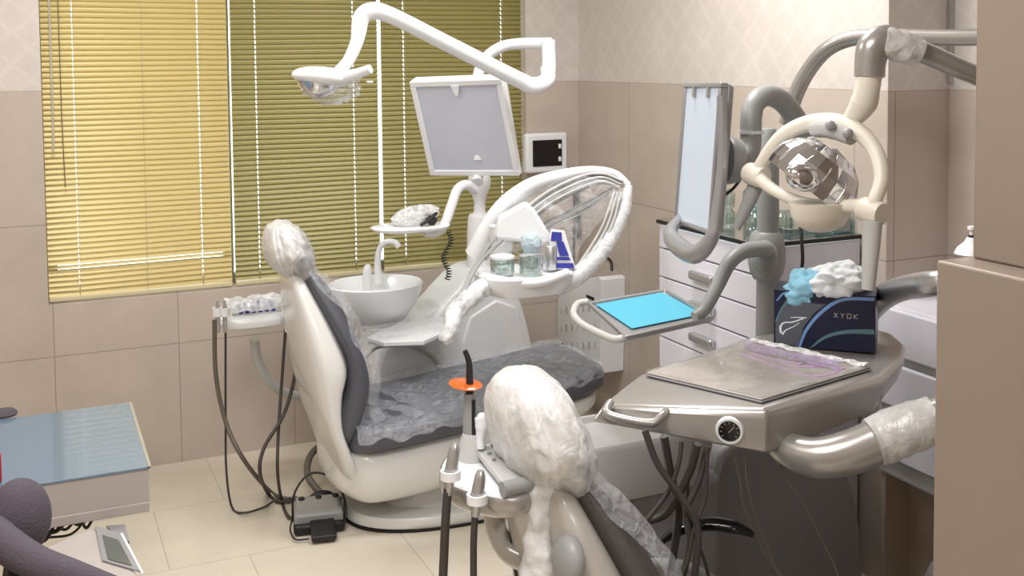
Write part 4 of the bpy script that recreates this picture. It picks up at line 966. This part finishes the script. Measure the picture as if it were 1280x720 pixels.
t = thing('curing_light', 'dental curing light wand with orange round shield, standing on the oval tray', 'curing light', cl)
d0 = (cl-EYE).dot(AX_F)
obj('body', tube([at(588, 560, d0), at(588, 530, d0), at(587, 492, d0)], [.016, .015, .012], seg=18), 'grey', t)
obj('side_stripe', tube([at(592, 555, d0-.014), at(592, 500, d0-.012)], .004, seg=8, n=2), 'black', t)
obj('light_guide', tube([at(587, 496, d0), at(587, 470, d0), at(586, 452, d0), at(581, 438, d0)], [.008, .007, .006, .005], seg=14), 'black', t)
obj('shield', lathe(at(582, 480, d0), [(.001, -.001), (.030, -.003), (.034, 0), (.030, .002), (.001, .002)], seg=32, rot=E(6, 4, 0)), 'orange', t)
bm = tube([at(601, 560, d0-.02), at(601, 548, d0-.02), at(603, 533, d0-.02), at(601, 521, d0-.02), at(599, 517, d0-.02)], [.009, .009, .015, .013, .004], seg=18)
tag(obj('white_handpiece', bm, 'white'), 'short white bulb-headed instrument right of the curing light', 'instrument')

# ================================================================== LEFT FOREGROUND
ZC = .62
e0, e1 = onZ(188, 583, ZC), onZ(155, 504, ZC)
t = thing('desk', 'pale grey desk with slate glass top at the left edge', 'desk', (e0.x-.4, e0.y+.25, 0))
X1 = e0.x; Y0d = e0.y; Y1d = e1.y
obj('glass_top', box2((X1-1.0, Y0d, ZC-.006), (X1, Y1d, ZC)), 'slateglass', t, bevel=.001)
obj('edge_strip', box2((X1-.006, Y0d, ZC-.0065), (X1+.002, Y1d, ZC+.0015)), 'steel', t)
obj('drawer_box', box2((X1-.99, Y0d+.004, ZC-.105), (X1-.004, Y1d-.004, ZC-.0065)), 'deskgrey', t, bevel=.002)
obj('front_rail', box2((X1-.99, Y0d+.002, ZC-.118), (X1-.004, Y0d+.03, ZC-.092)), 'deskgrey', t, bevel=.003)
for x in (X1-.28, X1-.94):
    for y in (Y0d+.06, Y1d-.06): obj('leg', box((x, y, (ZC-.105)/2), (.035, .035, ZC-.105)), 'unit_grey', t, bevel=.003)
# cables under the desk
for k, cpts in enumerate((((28, 690), (45, 668), (70, 664), (85, 650), (100, 655), (112, 640)), ((40, 684), (60, 655), (82, 662), (98, 646), (108, 660), (118, 640)),
                         ((20, 676), (55, 676), (72, 650), (90, 645), (84, 632)), ((60, 672), (88, 668), (104, 652), (104, 636), (107, 630)))):
    tag(obj('desk_cable', tube([onY(x, y, Y0d+.10+.03*k+.01*i) for i, (x, y) in enumerate(cpts)]+[V(onY(cpts[-1][0], 650, Y0d+.16).x, Y0d+.16+.02*k, ZC-.108)], (.006, .004, .005, .0035)[k], seg=8), 'black'), ('thickest lowest', 'thin looping', 'leftmost upward-bending', 'thinnest rightmost')[k]+' black cable in the tangle hanging under the grey desk', 'cable', 'tangled cables under the desk')
c_ = onZ(5, 519, ZC+.001)
tag(obj('tape_roll', lathe(c_, [(.001, 0), (.035, 0), (.037, .006), (.03, .014), (.001, .015)], seg=28), 'seatdark'), 'dark round lid on the desk glass at the left photo edge', 'lid')
c_ = onZ(-6, 602, ZC+.001)
tag(obj('red_case', box(c_+V(-.01, 0, .035), (.05, .03, .07)), 'red', bevel=.006), 'red object standing on the desk at the left photo edge', 'case')
# device on low stand
zd = .50
dp = [onZ(x, y, zd) for x, y in ((40, 690), (118, 657), (176, 720), (90, 770))]
t = thing('display_device', 'beige device with a slanted dark display window, below the desk at lower left', 'device', sum(dp, V(0, 0, 0))/4)
obj('housing', prism([p+V(0, 0, -.16) for p in dp], (0, 0, .16)), 'deskgrey', t, bevel=.01)
dq = [at(x, y, d) for x, y, d in ((122, 661, 2.32), (160, 676, 2.30), (173, 714, 2.16), (130, 697, 2.18))]
dn = (dq[1]-dq[0]).cross(dq[3]-dq[0]).normalized(); dn = -dn if dn.dot(AX_F) > 0 else dn
w4 = [dp[1].lerp(dp[0], .05), dp[1].lerp(dp[2], .0), dp[2], dp[2].lerp(dp[3], .42)]
wc = [dp[1].lerp(dp[0], .02)+V(0, 0, .0), dp[1].lerp(dp[2], .03), dp[2].lerp(dp[1], .06), dp[2].lerp(dp[3], .45)]
obj('display_frame', prism([onZ(x, y, zd+.001) for x, y in ((119, 659), (150, 668), (176, 716), (128, 702))], (0, 0, .004)), 'unit_grey', t, bevel=.001)
obj('display', prism([onZ(x, y, zd+.006) for x, y in ((128, 669), (148, 675), (165, 707), (135, 699))], (0, 0, .001)), mat('dim_display', (92, 98, 92), .15), t)
obj('white_edge', tube([onZ(152, 668, zd), onZ(178, 718, zd)], .004, n=2, seg=8), 'white', t)
obj('rear_flap', prism([onZ(x, y, zd-.02) for x, y in ((133, 660), (156, 658), (162, 680), (150, 676))], (0, 0, .006)), 'unit_grey', t)
sc_ = sum(dp, V(0, 0, 0))/4
st = obj('side_stand', box((sc_.x, sc_.y, (zd-.17)/2), (.2, .2, zd-.17)), 'deskgrey', bevel=.005)
tag(st, 'plain grey pedestal stand carrying the beige display device', 'stand')
# swivel chair
t = thing('office_chair', 'dark purple-grey padded chair at the bottom left corner', 'chair', V(-2.42, -2.95, 0))
obj('backrest', ellipsoid(at(24, 648, 1.95), (.055, .05, .072), E(0, 0, 20), seg=32, rings=20), 'seatdark', t)
obj('armrest', tube([at(-12, 660, 1.9), at(10, 682, 1.86), at(45, 703, 1.84), at(90, 718, 1.83), at(140, 735, 1.83)], [.028, .03, .028, .024, .02], seg=20), 'seatdark', t)
pz = at(0, 770, 1.9)
obj('seat', ellipsoid(pz+V(-.02, 0, -.05), (.2, .2, .05)), 'seatdark', t)
obj('stem', tube([V(pz.x, pz.y, .02), V(pz.x, pz.y, pz.z-.05)], .025, n=2), 'black', t)
obj('arm_post', tube([at(20, 690, 1.87), pz+V(.02, .02, -.05)], .015, n=2), 'black', t)
obj('back_post', tube([at(24, 660, 1.95), pz+V(0, .03, -.05)], .015, n=2), 'black', t)
bm = bmesh.new()
for k in range(5): a = 2*PI*k/5; add_tube(bm, [V(pz.x, pz.y, .06), V(pz.x+.24*math.cos(a), pz.y+.24*math.sin(a), .03)], .02, n=2)
obj('star_base', bm, 'black', t)
